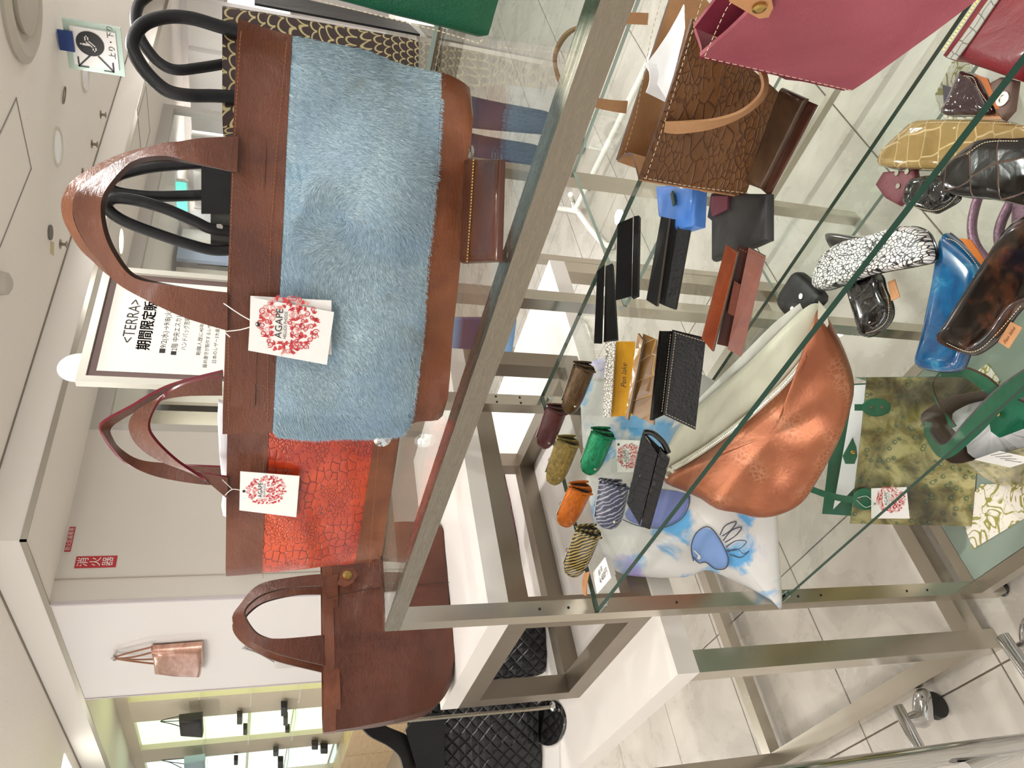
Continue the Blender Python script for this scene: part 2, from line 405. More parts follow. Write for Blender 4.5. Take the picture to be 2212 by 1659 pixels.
T = .4625; X0, Y0 = -1.2075, .3825
fl = struct(MB().box((-14, -6, -.05), (6, 14, -.006)).out('floor', GROUT))
g = .0018; e = .0012
mb = MB(); mb.box((g, g, -.006), (T-g, T-g, -.0012)); bv = [V((x, y, z)) for z, k in ((-.0012, g), (0, g+e)) for x, y in ((k, k), (T-k, k), (T-k, T-k), (k, T-k))]
mb.add(bv, [(4, 5, 6, 7)]+[(i, (i+1) % 4, (i+1) % 4+4, i+4) for i in range(4)])
proto = None
for ix in range(-7, 4):
    for iy in range(-2, 11):
        if proto is None:
            proto = mb.out('floor_tile', TILE, None); o = proto
        else:
            o = proto.copy(); C.objects.link(o)
        o.parent = fl; o.location = (X0+ix*T, Y0+iy*T, 0)
t = NT('far_tiles'); br = t.n('ShaderNodeTexBrick'); br.offset = 0; _o = t.coord(); t.l(_o, br.inputs['Vector']); br.inputs['Scale'].default_value = 1
br.inputs['Brick Width'].default_value = T; br.inputs['Row Height'].default_value = T; br.inputs['Mortar Size'].default_value = .002
br.inputs['Color1'].default_value = (*sr(172, 164, 151), 1); br.inputs['Color2'].default_value = (*sr(168, 160, 147), 1); br.inputs['Mortar'].default_value = (*sr(104, 94, 80), 1)
FART = t.fin(br.outputs[0], .28)
xa, xb, ya, yb = X0-7*T, X0+4*T, Y0-2*T, Y0+11*T
mb = MB(); mb.box((-14, -6, -.006), (xa, 14, 0)).box((xb, -6, -.006), (6, 14, 0)).box((xa, -6, -.006), (xb, ya, 0)).box((xa, yb, -.006), (xb, 14, 0))
o = mb.out('far_floor_tiles', FART, fl, kind='stuff')

WX, CX, CY, ZS, ZC = -4.385, -3.70, 2.155, 2.5, 2.7
struct(MB().box((CX, -6, ZC), (6, 14, ZC+.05)).box((-14, -6, ZC), (CX, CY, ZC+.05)).out('ceiling', CEIL))
struct(MB().box((-10.2, CY, ZS), (CX, 9.1, ZC+.06)).out('ceiling_soffit', SOF))
mb = MB(); mb.box((CX-.004, CY-.006, ZS-.006), (CX+.006, 9.0, ZS+.022)).box((-10.2, CY-.006, ZS-.006), (CX+.006, CY+.004, ZS+.022)); struct(mb.out('trim_1', TRIMM))
mb = MB(); mb.box((CX, CY, ZC-.006), (CX+.012, 9.0, ZC)).box((-10.2, CY-.012, ZC-.006), (CX, CY, ZC)); struct(mb.out('trim_2', plain('shadow_gap', sr(128, 120, 108), .8)))
struct(MB().box((WX-.1, CY+.01, 0), (WX, 3.36, ZS)).out('wall_left', WALLM))
struct(MB().box((WX, 2.30, 0), (WX+.006, 2.305, ZS)).out('trim_3', plain('panel_joint', sr(170, 160, 146), .7)))
struct(MB().box((-5.79, CY, 0), (WX-.012, CY+.12, ZS-.006)).out('wall_display', WALLW))
struct(MB().box((WX-.012, CY-.006, 0), (WX+.004, CY+.012, ZS-.006)).box((-5.806, CY-.006, 0), (-5.79, CY+.12, ZS-.006)).out('trim_4', plain('lilac_grey_trim', sr(190, 182, 184), .5)))
# far right wall of the floor and things in it
struct(MB().box((-7.6, 9.0, 0), (6, 9.1, ZC)).out('wall_back', WALLW))
struct(MB().box((-7.8, 2.7, 0), (-7.7, 9.0, ZS)).out('wall_far_left', WALLM))
struct(MB().box((-10.2, 1.9, 0), (-10.1, 4.0, ZC)).out('wall_end', WALLM))
# glazed partition beyond the plain wall
win = struct(MB().box((WX-.07, 3.36, 2.40), (WX, 7.4, ZS)).box((WX-.07, 3.36, 0), (WX, 3.42, 2.40)).box((WX-.07, 7.34, 0), (WX, 7.4, 2.40)).out('window_1', plain('window_frame_grey', sr(176, 172, 164), .4)))
MB().box((WX-.04, 3.42, .1), (WX-.034, 7.34, 2.40)).out('window_pane', glass('shop_window', (.93, .95, .95), 1.45), win)
# strips of the room behind the window: shelving bays with pale panels
cols = [sr(226, 216, 194), sr(214, 206, 190), sr(168, 182, 206), sr(232, 224, 208), sr(240, 236, 230), sr(206, 206, 208), sr(238, 234, 228), sr(222, 206, 168)]
par = thing('display_partition', 'pale partition of upright panels behind the glazed screen', 'partition', (-6.2, 3.4, 0))
for i in range(24):
    m = plain('bay_panel', cols[i % 8], .6); y = 3.2+i*.19*(1+.4*math.sin(i*2.1))
    MB().box((-6.25-.05*(i % 3), 3.0+i*.235, 0), (-6.2-.05*(i % 3), 3.0+i*.235+.2, 2.45)).out('upright_panel', m, par)
# column and bright sign boards in the far part of the shop
b = thing('light_box', 'large glowing white light box panel across the far wall', 'light box', (-3.6, 8.9, 1.5))
MB().box((-4.45, 8.86, 1.35), (-.6, 8.96, 2.0)).out('glowing_face', glow('backlit_white', (1, .98, .97), 1.0), b)
MB().box((-4.5, 8.9, 1.31), (-.55, 8.98, 1.35)).box((-4.5, 8.9, 2.0), (-.55, 8.98, 2.04)).out('frame', TRIMM, b)
o = MB().box((-3.35, 7.6, 2.02), (-1.0, 8.3, 2.7)).out('boxed_duct', SOF, loc=(-2, 8, 2.02)); struct(o); o.name = 'ceiling_duct'
b = thing('far_display_wall', 'white wall fixture of tall pale panels under the far lights', 'wall fixture', (-5.6, 7.6, 0))
for i in range(7):
    MB().box((-7.2+i*.5, 8.3-.06*(i % 2), 0), (-7.2+i*.5+.47, 8.4-.06*(i % 2), 2.35)).out('tall_panel', plain('pale_panel', sr(*[(236, 233, 230), (222, 220, 218), (240, 238, 236)][i % 3]), .3), b)
b = thing('far_screen', 'small turquoise glowing screen high in the far aisle', 'screen', (-4.2, 8.3, 2.1))
P = onp(360, 440, V((0, 7.9, 0)), V((0, 1, 0))); Q = onp(392, 405, V((0, 7.9, 0)), V((0, 1, 0)))
MB().box((min(P.x, Q.x)-.1, 7.9, min(P.z, Q.z)-.05), (max(P.x, Q.x)+.05, 7.93, max(P.z, Q.z))).out('picture', glow('turquoise_picture', sr(110, 225, 205), 1.0), b)
MB().box((min(P.x, Q.x)-.12, 7.93, min(P.z, Q.z)-.07), (max(P.x, Q.x)+.07, 7.97, ZC)).out('casing', SOF, b)
BASE[b.name] = BASE[b.name]

# lit shelving wall at the far left
LG = NT('lit_back_panel'); _g = LG.n('ShaderNodeTexCoord'); _s = LG.n('ShaderNodeSeparateXYZ'); LG.l(_g.outputs['UV'], _s.inputs[0])
LG = glow('yellow_green_light_panel', sr(224, 240, 176), 1.0); LG2 = glow('pale_green_light_panel', sr(214, 238, 200), 1.0); LG3 = glow('pale_cyan_light_panel', sr(222, 244, 240), 1.0)
BEI = plain('beige_cabinet', sr(206, 194, 172), .6); WOOD = NT('pale_wood'); WOOD = WOOD.fin(WOOD.ramp(WOOD.noise(WOOD.coord(scale=(1, 1, 8)), 6, 5), [(.3, sr(204, 172, 128)), (.7, sr(222, 194, 152))]), .5)
sy = 2.62   # back plane of the bays
def sxz(X, Y, y=sy): return onp(X, Y, V((0, y, 0)), V((0, 1, 0)))
bays = [(-7.10, -6.30, LG), (-8.37, -7.59, LG2), (-9.62, -8.76, LG3)]
cab = thing('lit_display_cabinet', 'wall of back-lit glass shelves with glowing green panels', 'display cabinet', (-7.2, sy, 0))
for (a, b_, m) in bays:
    for z0, z1 in ((1.845, 2.39), (1.44, 1.82), (1.035, 1.41), (.55, 1.005)):
        MB().box((a, sy+.01, z0), (b_, sy+.03, z1)).out('light_panel', m, cab)
for a, b_ in ((-6.30, -5.80), (-7.59, -7.10), (-8.76, -8.37), (-10.1, -9.62)):
    MB().box((a, sy-.04, 0), (b_, sy+.03, 2.40)).out('upright', BEI, cab)
MB().box((-10.1, sy-.02, 2.40), (-5.8, sy+.03, ZS)).out('fascia', BEI, cab)
MB().box((-10.1, sy+.03, 0), (-5.8, sy+.06, 2.5)).out('back_board', BEI, cab)
for z in (1.83, 1.425, 1.02, .53):
    for (a, b_, m) in bays: MB().box((a-.05, sy-.14, z-.006), (b_+.05, sy-.0, z+.006)).out('glass_shelf', [GLASS], cab)
for i in range(5): MB().box((-10.0+i*.85, sy-.30, 0), (-10.0+i*.85+.83, sy-.05, .50)).out('cupboard_door', WOOD, cab)

# signs on the wall
def wallsign(nm, lab, X0_, Y0_, X1_, Y1_, zz0, zz1, chars, vertical, s):
    n = V((1, 0, 0)); a = onp(X0_, Y0_, V((WX+.004, 0, 0)), n); b_ = onp(X1_, Y1_, V((WX+.004, 0, 0)), n)
    y0, y1 = sorted((a.y, b_.y)); z0, z1 = (zz0, zz1) if zz1 else sorted((a.z, b_.z))
    th = thing(nm, lab, 'sign', (WX+.001, (y0+y1)/2, z0))
    MB().box((WX+.0005, y0, z0), (WX+.004, y1, z1)).out('plate', plain('red_plate', sr(168, 22, 30), .45), th)
    k = len(chars)
    for i, c in enumerate(chars):
        if vertical:
            h = (z1-z0)/(k+.3); text('lettering', c, s, WHITE, th, (WX+.0045, (y0+y1)/2-s*.5, z1-h*(i+1)+.004), (0, 1, 0), (0, 0, 1))
    if not vertical: text('lettering', chars, s, WHITE, th, (WX+.0045, y0+.006, (z0+z1)/2-s*.35), (0, 1, 0), (0, 0, 1), sx=(y1-y0-.012)/(s*k*1.0))
wallsign('fire_extinguisher_sign', 'red upright sign with three white characters on the cream wall', 160, 1227, 254, 1200, 0, 0, '消火器', True, .062)
wallsign('warning_sign', 'small red strip sign high on the cream wall, above the larger one', 150, 1191, 162, 1138, 2.452, 2.484, '防火区画専用', False, .03)

# hanging escalator sign
th = thing('hanging_sign', 'white hanging sign with black escalator disc and two arrows', 'sign', (-2.75, 4.88, 2.2))
n = V((0, 1, 0)); P0_ = V((0, 4.88, 0)); a = onp(133, 40, P0_, n); b_ = onp(270, 160, P0_, n)
x0, x1, z0, z1 = b_.x, a.x, b_.z, a.z; x0, x1 = sorted((x0, x1)); z0, z1 = sorted((z0, z1)); x0 = onp(148, 147, P0_, n).x; 
x0, x1 = sorted((x0, x1)); Wd, Hd = x1-x0, z1-z0
MB().box((x0, 4.88, z0), (x1, 4.90, z1)).out('clear_board', plain('pale_green_acrylic', sr(188, 208, 196), .25), th)
MB().box((x0+.035, 4.872, z0+.03), (x1-.03, 4.881, z1-.035)).out('white_sheet', PAPER, th)
cx, cz, rr = x0+Wd*.60, z0+Hd*.56, Hd*.245
MB().lathe((cx, 4.871, cz), (0, -1, 0), [(rr, 0), (rr, .002)], 32).out('black_disc', INK, th)
def flat(nm, polys, mat, par, O, r_, u_):
    mb = MB(); O = V(O); r_ = V(r_); u_ = V(u_)
    for p in polys: mb.add([O+r_*x+u_*y for x, y in p], [tuple(range(len(p)))])
    return mb.out(nm, mat, par)
def strokes(pts, wd):
    out = []
    for (x0_, y0_), (x1_, y1_) in zip(pts, pts[1:]):
        dx, dy = x1_-x0_, y1_-y0_; L = math.hypot(dx, dy); nx, ny = -dy/L*wd/2, dx/L*wd/2; ex, ey = dx/L*wd/2, dy/L*wd/2
        out.append([(x0_+nx-ex, y0_+ny-ey), (x1_+nx+ex, y1_+ny+ey), (x1_-nx+ex, y1_-ny+ey), (x0_-nx-ex, y0_-ny-ey)])
    return out
O = V((cx, 4.868, cz)); s_ = rr
flat('escalator_pictogram', strokes([(-.55, -.38), (-.2, -.38), (.25, .12), (.6, .12), (.6, .32), (.18, .32), (-.28, -.18), (-.55, -.18), (-.55, -.38)], .09)
     + [[(-.18, .0), (.0, .18), (.0, .55), (-.18, .55)], [(-.15, .6), (-.03, .6), (-.03, .72), (-.15, .72)]], WHITE, th, O, (s_, 0, 0), (0, 0, s_))
for k, (ax_, az_, s2) in enumerate(((x0+Wd*.22, z0+Hd*.66, 1), (x0+Wd*.20, z0+Hd*.34, -1))):
    flat('arrow', strokes([(.05, -.03*s2), (-.035, .045*s2)], .008)+strokes([(-.035, -.005*s2), (-.035, .045*s2), (.02, .045*s2)], .008), INK, th, (ax_, 4.868, az_), (1, 0, 0), (0, 0, 1))
text('lettering', '上り・下り', .042, INK, th, (x0+Wd*.36, 4.87, z0+Hd*.14), (1, 0, 0), (0, 0, 1))
MB().box((x0+Wd*.40, 4.855, z1-.05), (x0+Wd*.80, 4.868, z1+.03)).out('blue_clip', plain('blue_plastic', sr(26, 56, 120), .4), th)
MB().box((x0+Wd*.45, 4.87, z1+.0), (x0+Wd*.75, 4.9, ZC)).out('hanger', SOF, th)

# ceiling fittings
def ceil_ring(nm, lab, cat_, X, Y, z, r, inner, group=None):
    p = at(X, Y, z); th = thing(nm, lab, cat_, (p.x, p.y, z), group)
    MB().lathe((p.x, p.y, z), (0, 0, -1), [(r, 0), (r*1.0, .004), (r*.96, .008), (r*.86, .008), (r*.82, -.0)], 40).out('rim', plain('downlight_rim', sr(214, 208, 196), .5), th)
    MB().lathe((p.x, p.y, z), (0, 0, -1), [(r*.82, .0005), (r*.80, .003)], 40).out('lens', inner, th); return th
LENS = plain('frosted_lens', sr(236, 234, 236), .15, 0, .5); LIT = glow('lit_lens', (1, .97, .88), 3.0); SPK = plain('grey_ring', sr(188, 182, 170), .5)
ceil_ring('downlight', 'round recessed downlight with silvery lens nearest in the ceiling', 'ceiling light', 124, 317, ZC, .12, LENS)
ceil_ring('downlight', 'round recessed downlight half hidden behind the hanging sign', 'ceiling light', 183, 160, ZC, .12, LENS)
ceil_ring('downlight', 'glowing round downlight in the lowered soffit beyond the trim', 'ceiling light', 260, 521, ZS, .11, LIT)
p = at(40, -5, ZC); th = thing('ceiling_speaker', 'large round grey ceiling diffuser cut off at the picture edge', 'air diffuser', (p.x, p.y, ZC))
mb = MB(); mb.lathe((p.x, p.y, ZC), (0, 0, -1), [(.30, 0), (.31, .02), (.27, .04), (.22, .03), (.20, .015)], 48); mb.out('outer_ring', SPK, th, smooth=.6)
MB().lathe((p.x, p.y, ZC-.01), (0, 0, -1), [(.16, 0), (.17, .03), (.13, .045), (.02, .03)], 40).out('cone', SPK, th, smooth=.6)
p = at(2, 612, ZC); th = thing('smoke_detector', 'round grey smoke detector on the textured ceiling', 'smoke detector', (p.x, p.y, ZC))
MB().lathe((p.x, p.y, ZC), (0, 0, -1), [(.06, 0), (.055, .03), (.03, .045)], 28).out('cover', SPK, th, smooth=.6)
for X, Y, wh_ in ((217, 247, 'furthest back, nearest the soffit trim'), (198, 311, 'second from the hanging sign'), (178, 372, 'half behind the top of the brown bag handle'), (130, 527, 'beside the yellowish ceiling tag')):
    p = at(X, Y, ZC); th = thing('sprinkler', 'small metal ceiling sprinkler head '+wh_, 'sprinkler', (p.x, p.y, ZC), 'sprinkler heads in the ceiling')
    MB().lathe((p.x, p.y, ZC), (0, 0, -1), [(.03, 0), (.03, .004), (.01, .006), (.01, .03), (.022, .034), (.022, .038)], 14).out('head', DULL, th, smooth=.6)
p = at(107, 502, ZC); th = thing('ceiling_grille', 'small round slotted grille in the ceiling near the yellow tag', 'grille', (p.x, p.y, ZC))
MB().lathe((p.x, p.y, ZC), (0, 0, -1), [(.045, 0), (.045, .01), (.03, .012)], 20).out('grille_cap', plain('grille_grey', sr(110, 106, 98), .6), th)
p = at(112, 535, ZC); th = thing('ceiling_tag', 'small yellowish diamond tag stuck on the ceiling', 'tag', (p.x, p.y, ZC-.002))
MB().prism([V((p.x-.06, p.y, ZC-.002)), V((p.x, p.y-.05, ZC-.002)), V((p.x+.05, p.y, ZC-.002)), V((p.x, p.y+.05, ZC-.002))], (0, 0, 1), .003).out('tag_plate', plain('yellowed_plastic', sr(196, 182, 140), .5), th)
p = at(135, 205, ZC); th = thing('pull_ring', 'thin metal oval pull ring lying against the ceiling', 'pull ring', (p.x, p.y, ZC))
q = at(138, 178, ZC); r_ = at(133, 214, ZC); d_ = (r_-q)*.5; e_ = V((-d_.y, d_.x, 0)).normalized()*.02
MB().tube([p+V((0, 0, -.01))+d_*math.cos(a*PI/8)+e_*math.sin(a*PI/8) for a in range(17)], .004, 6).out('ring', DULL, th)
for pts in (((35, 210), (0, 300), (-45, 390), (22, 480), (62, 372)), ((312, 190), (297, 232), (300, 280), (315, 320), (322, 262))):
    z = ZC if pts[0][0] < 100 else ZS
    q = [at(X, Y, z-.001) for X, Y in pts]; hx = (min(v.x for v in q), max(v.x for v in q)); hy = (min(v.y for v in q), max(v.y for v in q))
    th = thing('access_hatch', 'square inspection hatch outlined by a grey joint in the '+('textured ceiling' if z == ZC else 'lowered soffit'), 'ceiling hatch', ((hx[0]+hx[1])/2, (hy[0]+hy[1])/2, z))
    x0, x1, y0, y1 = *hx, *hy; mb = MB(); k = .008
    for a, b_ in (((x0, y0), (x1, y0+k)), ((x0, y1-k), (x1, y1)), ((x0, y0), (x0+k, y1)), ((x1-k, y0), (x1, y1))): mb.box((*a, z-.003), (*b_, z+.0))
    mb.out('frame', plain('hatch_joint', sr(140, 136, 130), .6), th)
    MB().box((x0+.02, y0+.02, z-.002), (x1-.02, y1-.02, z)).out('panel', CEIL if z == ZC else SOF, th)
# ceiling light fixture strip at the far left
p = at(140, 1640, ZC); th = thing('ceiling_light_panel', 'bright square ceiling light at the lower left picture edge', 'ceiling light', (p.x, p.y, ZC))
MB().box((p.x-.5, p.y-.35, ZC-.006), (p.x+.06, p.y+.02, ZC)).out('diffuser', LIT, th)

# ================================================================== DISPLAY RACK (front)
ZT, Z1, Z2, Z3 = 1.259, .915, .556, .080
RX0, RX1, RY0, RY1 = -1.12, .42, .485, .952
S = .026
def holes(parent, x, ys, zs, nx=1, mat=DARK):
    mb = MB()
    for y in ys:
        for z in zs: mb.lathe((x, y, z), (nx, 0, 0), [(.0024, 0), (.0024, .0006)], 8)
    return mb.out('peg_holes', mat, parent, kind='stuff')
rack = thing('display_rack', 'stainless steel display rack with glass shelves in the foreground', 'display rack', (-.35, .72, 0))
for x in (RX0, RX1-S):
    for y in (RY0, RY1-S):
        MB().box((x, y, .012), (x+S, y+S, ZT-S)).out('post', STEELV, rack)
        MB().lathe((x+S/2, y+S/2, 0), (0, 0, 1), [(.014, 0), (.016, .004), (.01, .012)], 16).out('foot', BLACKG, rack)
for y in (RY0, RY1-S): MB().box((RX0, y, ZT-S), (RX1, y+S, ZT-.003)).out('top_rail', STEEL, rack)
for x in (RX0, RX1-S): MB().box((x, RY0+S, ZT-S), (x+S, RY1-S, ZT-.003)).out('top_rail', STEEL, rack)
MB().box((RX0+.001, RY0+.001, ZT-.003), (RX1-.001, RY1-.001, ZT)).out('top_glass', [GLASS], rack)
for z in (.05,):
    for y in (RY0, RY1-S): MB().box((RX0+S, y, z), (RX1-S, y+S, z+.03)).out('bottom_rail', STEELV, rack)
    for x in (RX0, RX1-S): MB().box((x, RY0+S, z), (x+S, RY1-S, z+.03)).out('bottom_rail', STEELV, rack)
PEDGE = plain('pale_glass_edge', sr(150, 166, 158), .15)
def glass_slab(nm, a, b, par, top=GLASS, edge=GEDGE):
    mb = MB(); mb.box(a, b); mb.m = [0, 0, 1, 1, 1, 1]; return build(nm, mb.v, mb.f, [top, edge], par, mi=mb.m)
glass_slab('glass_shelf', (RX0+S+.001, RY0+.003, Z1-.008), (RX1-S-.001, RY1-.003, Z1), rack)
glass_slab('glass_shelf', (RX0+S+.001, RY0+.003, Z2-.008), (RX1-S-.001, RY1-.003, Z2), rack)
glass_slab('frosted_shelf', (RX0+S+.001, RY0+S+.001, Z3-.008), (RX1-S-.001, RY1-S-.001, Z3), rack, FROST)
for z in (Z1, Z2):
    for y in (RY0+.012, RY1-.014):
        MB().lathe((RX0+S, y, z-.016), (1, 0, 0), [(.006, 0), (.006, .012), (.004, .016)], 12).out('shelf_pin', CHROME, rack)
hz = [1.01, .96, .76, .51, .46, .26, .21]
holes(rack, RX0+S, (RY0+.012,), hz); holes(rack, RX0+S, (RY1-.021, RY1-.007), hz)

# ================================================================== RACK BEHIND
QX0, QX1, QY0, QY1 = -.905, .75, 1.0, 1.45
r2 = thing('rear_display_rack', 'second steel and glass rack standing behind the front one', 'display rack', (0, 1.2, 0))
for x in (QX0, QX1-S):
    for y in (QY0, QY1-S): MB().box((x, y, 0), (x+S, y+S, ZT-.012)).out('post', STEELV, r2)
for y in (QY0, QY1-S): MB().box((QX0, y, ZT-.012), (QX1, y+S, ZT-.006)).out('top_rail', STEEL, r2)
for x in (QX0, QX1-S): MB().box((x, QY0+S, ZT-.012), (x+S, QY1-S, ZT-.006)).out('top_rail', STEEL, r2)
glass_slab('top_glass', (QX0, QY0, ZT-.006), (QX1, QY1, ZT), r2, edge=PEDGE)
for z in (.80, .42): glass_slab('glass_shelf', (QX0+S+.001, QY0+.002, z-.008), (QX1-S, QY1-.002, z), r2, edge=PEDGE)
# third upright further back: a slim steel stand
r3 = thing('steel_garment_rail', 'slim steel rail frame standing on the tiles further back', 'rail frame', (-1.5, 1.9, 0))
for x in (-1.30, -.15): MB().box((x, 1.63, 0), (x+.022, 1.652, 1.2)).out('post', STEELV, r3)
MB().box((-1.30, 1.63, 1.2), (-.128, 1.652, 1.22)).out('cross_rail', STEELV, r3)
MB().box((-1.278, 1.632, .1), (-.15, 1.65, .12)).out('cross_rail', STEELV, r3)

# ================================================================== WHITE TABLES
BX0, BX1, BY0, BY1 = -2.02, -1.178, .405, 1.50
tb = thing('white_display_table', 'low white display table on square steel legs beside the rack', 'table', (-2.1, .95, 0))
MB().box((BX0, BY0, .707), (BX1, BY1, .75)).out('table_top', WHITE, tb)
for x in (BX0, BX1-.04):
    for y in (BY0, BY1-.04): MB().box((x, y, 0), (x+.04, y+.04, .707)).out('leg', STEELV, tb)
for y in (BY0, BY1-.04): MB().box((BX0+.04, y, .03), (BX1-.04, y+.04, .065)).out('stretcher', STEELV, tb)
for x in (BX0, BX1-.04): MB().box((x, BY0+.04, .03), (x+.04, BY1-.04, .065)).out('stretcher', STEELV, tb)
AX0, AX1, AY0, AY1 = -1.615, -1.185, .522, 1.16
ta = thing('white_riser_table', 'white topped steel frame riser standing on the low white table', 'table', (-1.4, .84, .75))
MB().box((AX0, AY0, 1.028), (AX1, AY1, 1.065)).out('table_top', WHITE, ta)
for x in (AX0, AX1-.04):
    for y in (AY0, AY1-.04): MB().box((x, y, .75), (x+.04, y+.04, .99)).out('leg', DULL, ta)
for y in (AY0, AY1-.04): MB().box((AX0, y, .99), (AX1, y+.04, 1.028)).out('top_rail', DULL, ta); MB().box((AX0+.04, y, .75), (AX1-.04, y+.04, .79)).out('bottom_rail', DULL, ta)
for x in (AX0, AX1-.04): MB().box((x, AY0+.04, .99), (x+.04, AY1-.04, 1.028)).out('top_rail', DULL, ta); MB().box((x, AY0+.04, .75), (x+.04, AY1-.04, .79)).out('bottom_rail', DULL, ta)

# ================================================================== EMBLEM, HANG TAGS
def emblem(par, O, R, rt, up, nn, seed=3, lift=.0003):
    rnd = random.Random(seed); O = V(O)+nn*lift; rt = V(rt).normalized(); up = V(up).normalized()
    red, pale = [], []
    def leaf(x, y, a, L, w_):
        p = []
        for i in range(9):
            t = i/8; p.append((t*L, w_*math.sin(PI*t)**.8*(1-.35*t)))
        for i in range(7, 0, -1):
            t = i/8; p.append((t*L, -w_*math.sin(PI*t)**.8*(1-.35*t)))
        return [(x+c*math.cos(a)-d*math.sin(a), y+c*math.sin(a)+d*math.cos(a)) for c, d in p]
    def heart(x, y, a, s):
        p = []
        for i in range(18):
            t = 2*PI*i/18; c = s*.06*16*math.sin(t)**3; d = s*.06*(13*math.cos(t)-5*math.cos(2*t)-2*math.cos(3*t)-math.cos(4*t))
            p.append((x+c*math.cos(a)-d*math.sin(a), y+c*math.sin(a)+d*math.cos(a)))
        return p
    def spiral(x, y, a, s, wd, sg=1, turns=1.5):
        pts = []
        for i in range(22):
            t = i/21; r_ = s*(1-.82*t); an = a+sg*t*turns*2*PI; pts.append((x+r_*math.cos(an), y+r_*math.sin(an), wd*(.35+.65*math.sin(PI*min(1, t+.15)))))
        out = []
        for i in range(21):
            x0, y0, w0 = pts[i]; x1, y1, w1 = pts[i+1]; dx, dy = x1-x0, y1-y0; L = math.hypot(dx, dy) or 1; nx, ny = -dy/L, dx/L
            out.append([(x0+nx*w0, y0+ny*w0), (x1+nx*w1, y1+ny*w1), (x1-nx*w1, y1-ny*w1), (x0-nx*w0, y0-ny*w0)])
        return out
    def free(x, y, m): return not (-.46-m < x < .46+m and .04-m < y < .40+m)
    n = 0; used = []
    while n < 120:
        a = rnd.uniform(0, 2*PI); r_ = math.sqrt(rnd.uniform(0, .76)); x, y = r_*math.cos(a), r_*math.sin(a); m = .07
        if not free(x, y, m) or any((x-p)**2+(y-q)**2 < .0115 for p, q in used): n += .03; continue
        used.append((x, y)); n += 1; k = rnd.random(); a = rnd.uniform(0, 2*PI)
        tgt = red if rnd.random() < .74 else pale
        if k < .42: tgt += spiral(x, y, a, rnd.uniform(.07, .12), .016, rnd.choice((-1, 1)))
        elif k < .55: tgt.append(heart(x, y, rnd.uniform(-.5, .5), rnd.uniform(.06, .1)))
        else:
            for j in range(3 if k < .85 else 5): tgt.append(leaf(x, y, a+(j-1)*.7, rnd.uniform(.09, .15), .03))
    mk = lambda nm, ps, m: flat(nm, [[(x*R, y*R) for x, y in p] for p in ps], m, par, O, rt, up)
    mk('printed_flowers', red, REDINK)['kind'] = 'stuff'; mk('pale_printed_flowers', pale, PINKINK)['kind'] = 'stuff'
    text('lettering', 'AGAPE', R*.30, INK, par, O-rt*R*.45+up*R*.20, rt, up, spacing=1.02, sx=.98)
    text('lettering', 'HELLIOS PHOOS', R*.135, INK, par, O-rt*R*.46+up*R*.06, rt, up, sx=.86)
def hang_tag(lab, fr, front, back, hole, cen, R, strings, off, seed, par=None, group=None):
    """paper swing tag: card corners as survey points, ordered top-left, top-right, bottom-right, bottom-left (shop upright)"""
    q = [fr.on(X, Y, off) for X, Y in front]; c = sum(q, V())/4
    th = thing('hang_tag', lab, 'tag', c, group)
    nn = -fr.d
    if back: slab('back_card', [fr.on(X, Y, off+.0035) for X, Y in back], .0008, PAPER, th)
    slab('front_card', q, .0008, PAPER, th)
    rt = (q[1]-q[0]); up = (q[0]-q[3])
    emblem(th, fr.on(cen[0], cen[1], off), R, rt, up-rt.normalized()*up.dot(rt.normalized()), nn, seed, .0007)
    hc = fr.on(hole[0], hole[1], off-.0006); MB().lathe(hc, nn, [(.0022, 0), (.0022, .0004)], 10).out('hole', INK, th)
    for s_ in strings: MB().tube(cat([fr.on(X, Y, o_) for X, Y, o_ in s_], 4), .0006, 5).out('string', WHITE, th)
    return th

# ================================================================== BAGS ON TOP OF THE RACK
# --- pale blue hair-on tote
HAIR = NT('blue_hair'); _i = HAIR.n('ShaderNodeNewGeometry'); _o = HAIR.coord()
_c = HAIR.ramp(_i.outputs['Random Per Island'], [(0, sr(112, 134, 144)), (.35, sr(138, 160, 170)), (.75, sr(156, 178, 188)), (1, sr(186, 204, 210))])
_c = HAIR.mix(HAIR.ramp(HAIR.noise(_o, 11, 3, .6, .5), [(.4, (0, 0, 0)), (.68, (.5, .5, .5))]), _c, sr(142, 174, 204))
_c = HAIR.mix(HAIR.ramp(HAIR.noise(_o, 26, 3, .6, .5), [(.60, (0, 0, 0)), (.72, (.45, .45, .45))]), _c, sr(120, 124, 112))
HAIR = HAIR.fin(_c, .55, spec=.3)
SKIN = plain('blue_hide', sr(112, 142, 160), .8)
BL0, BR0 = at(963, 903, ZT), at(1026, 203, ZT)
fb = Frame(BL0, BR0)
blue = thing('hair_tote_bag', 'pale blue hairy hide tote bag with brown leather bands, in the centre', 'bag', (BL0+BR0)/2)
Lc = [(965, 903), (948, 914), (905, 918), (868, 936), (830, 941), (700, 944), (600, 941), (575, 941), (530, 943), (479, 943)]
Rc = [(1026, 205), (1018, 184), (975, 160), (941, 150), (890, 137), (800, 108), (700, 84), (624, 68), (570, 52), (513, 34)]
rows, parts = body(fb, Lc, Rc, [.115, .11, .09, .06], blue, [(0, .185, 'base_band', BROWNL, .0012), (.185, .79, 'hide_panel', SKIN, 0), (.79, 1, 'top_band', BROWN, .0012)], zmin=ZT+.0006, nrow=30, bulge=.014, wr=.0035, seed=2)
nc = 14; nrow = len(rows)
rnd = random.Random(5); hv = []; hf = []; wh = fb.on(745, 480); i0, i1 = .185*(nrow-1)-.4, .79*(nrow-1)+.1
down = -V((0, 0, 1)); side = -fb.b
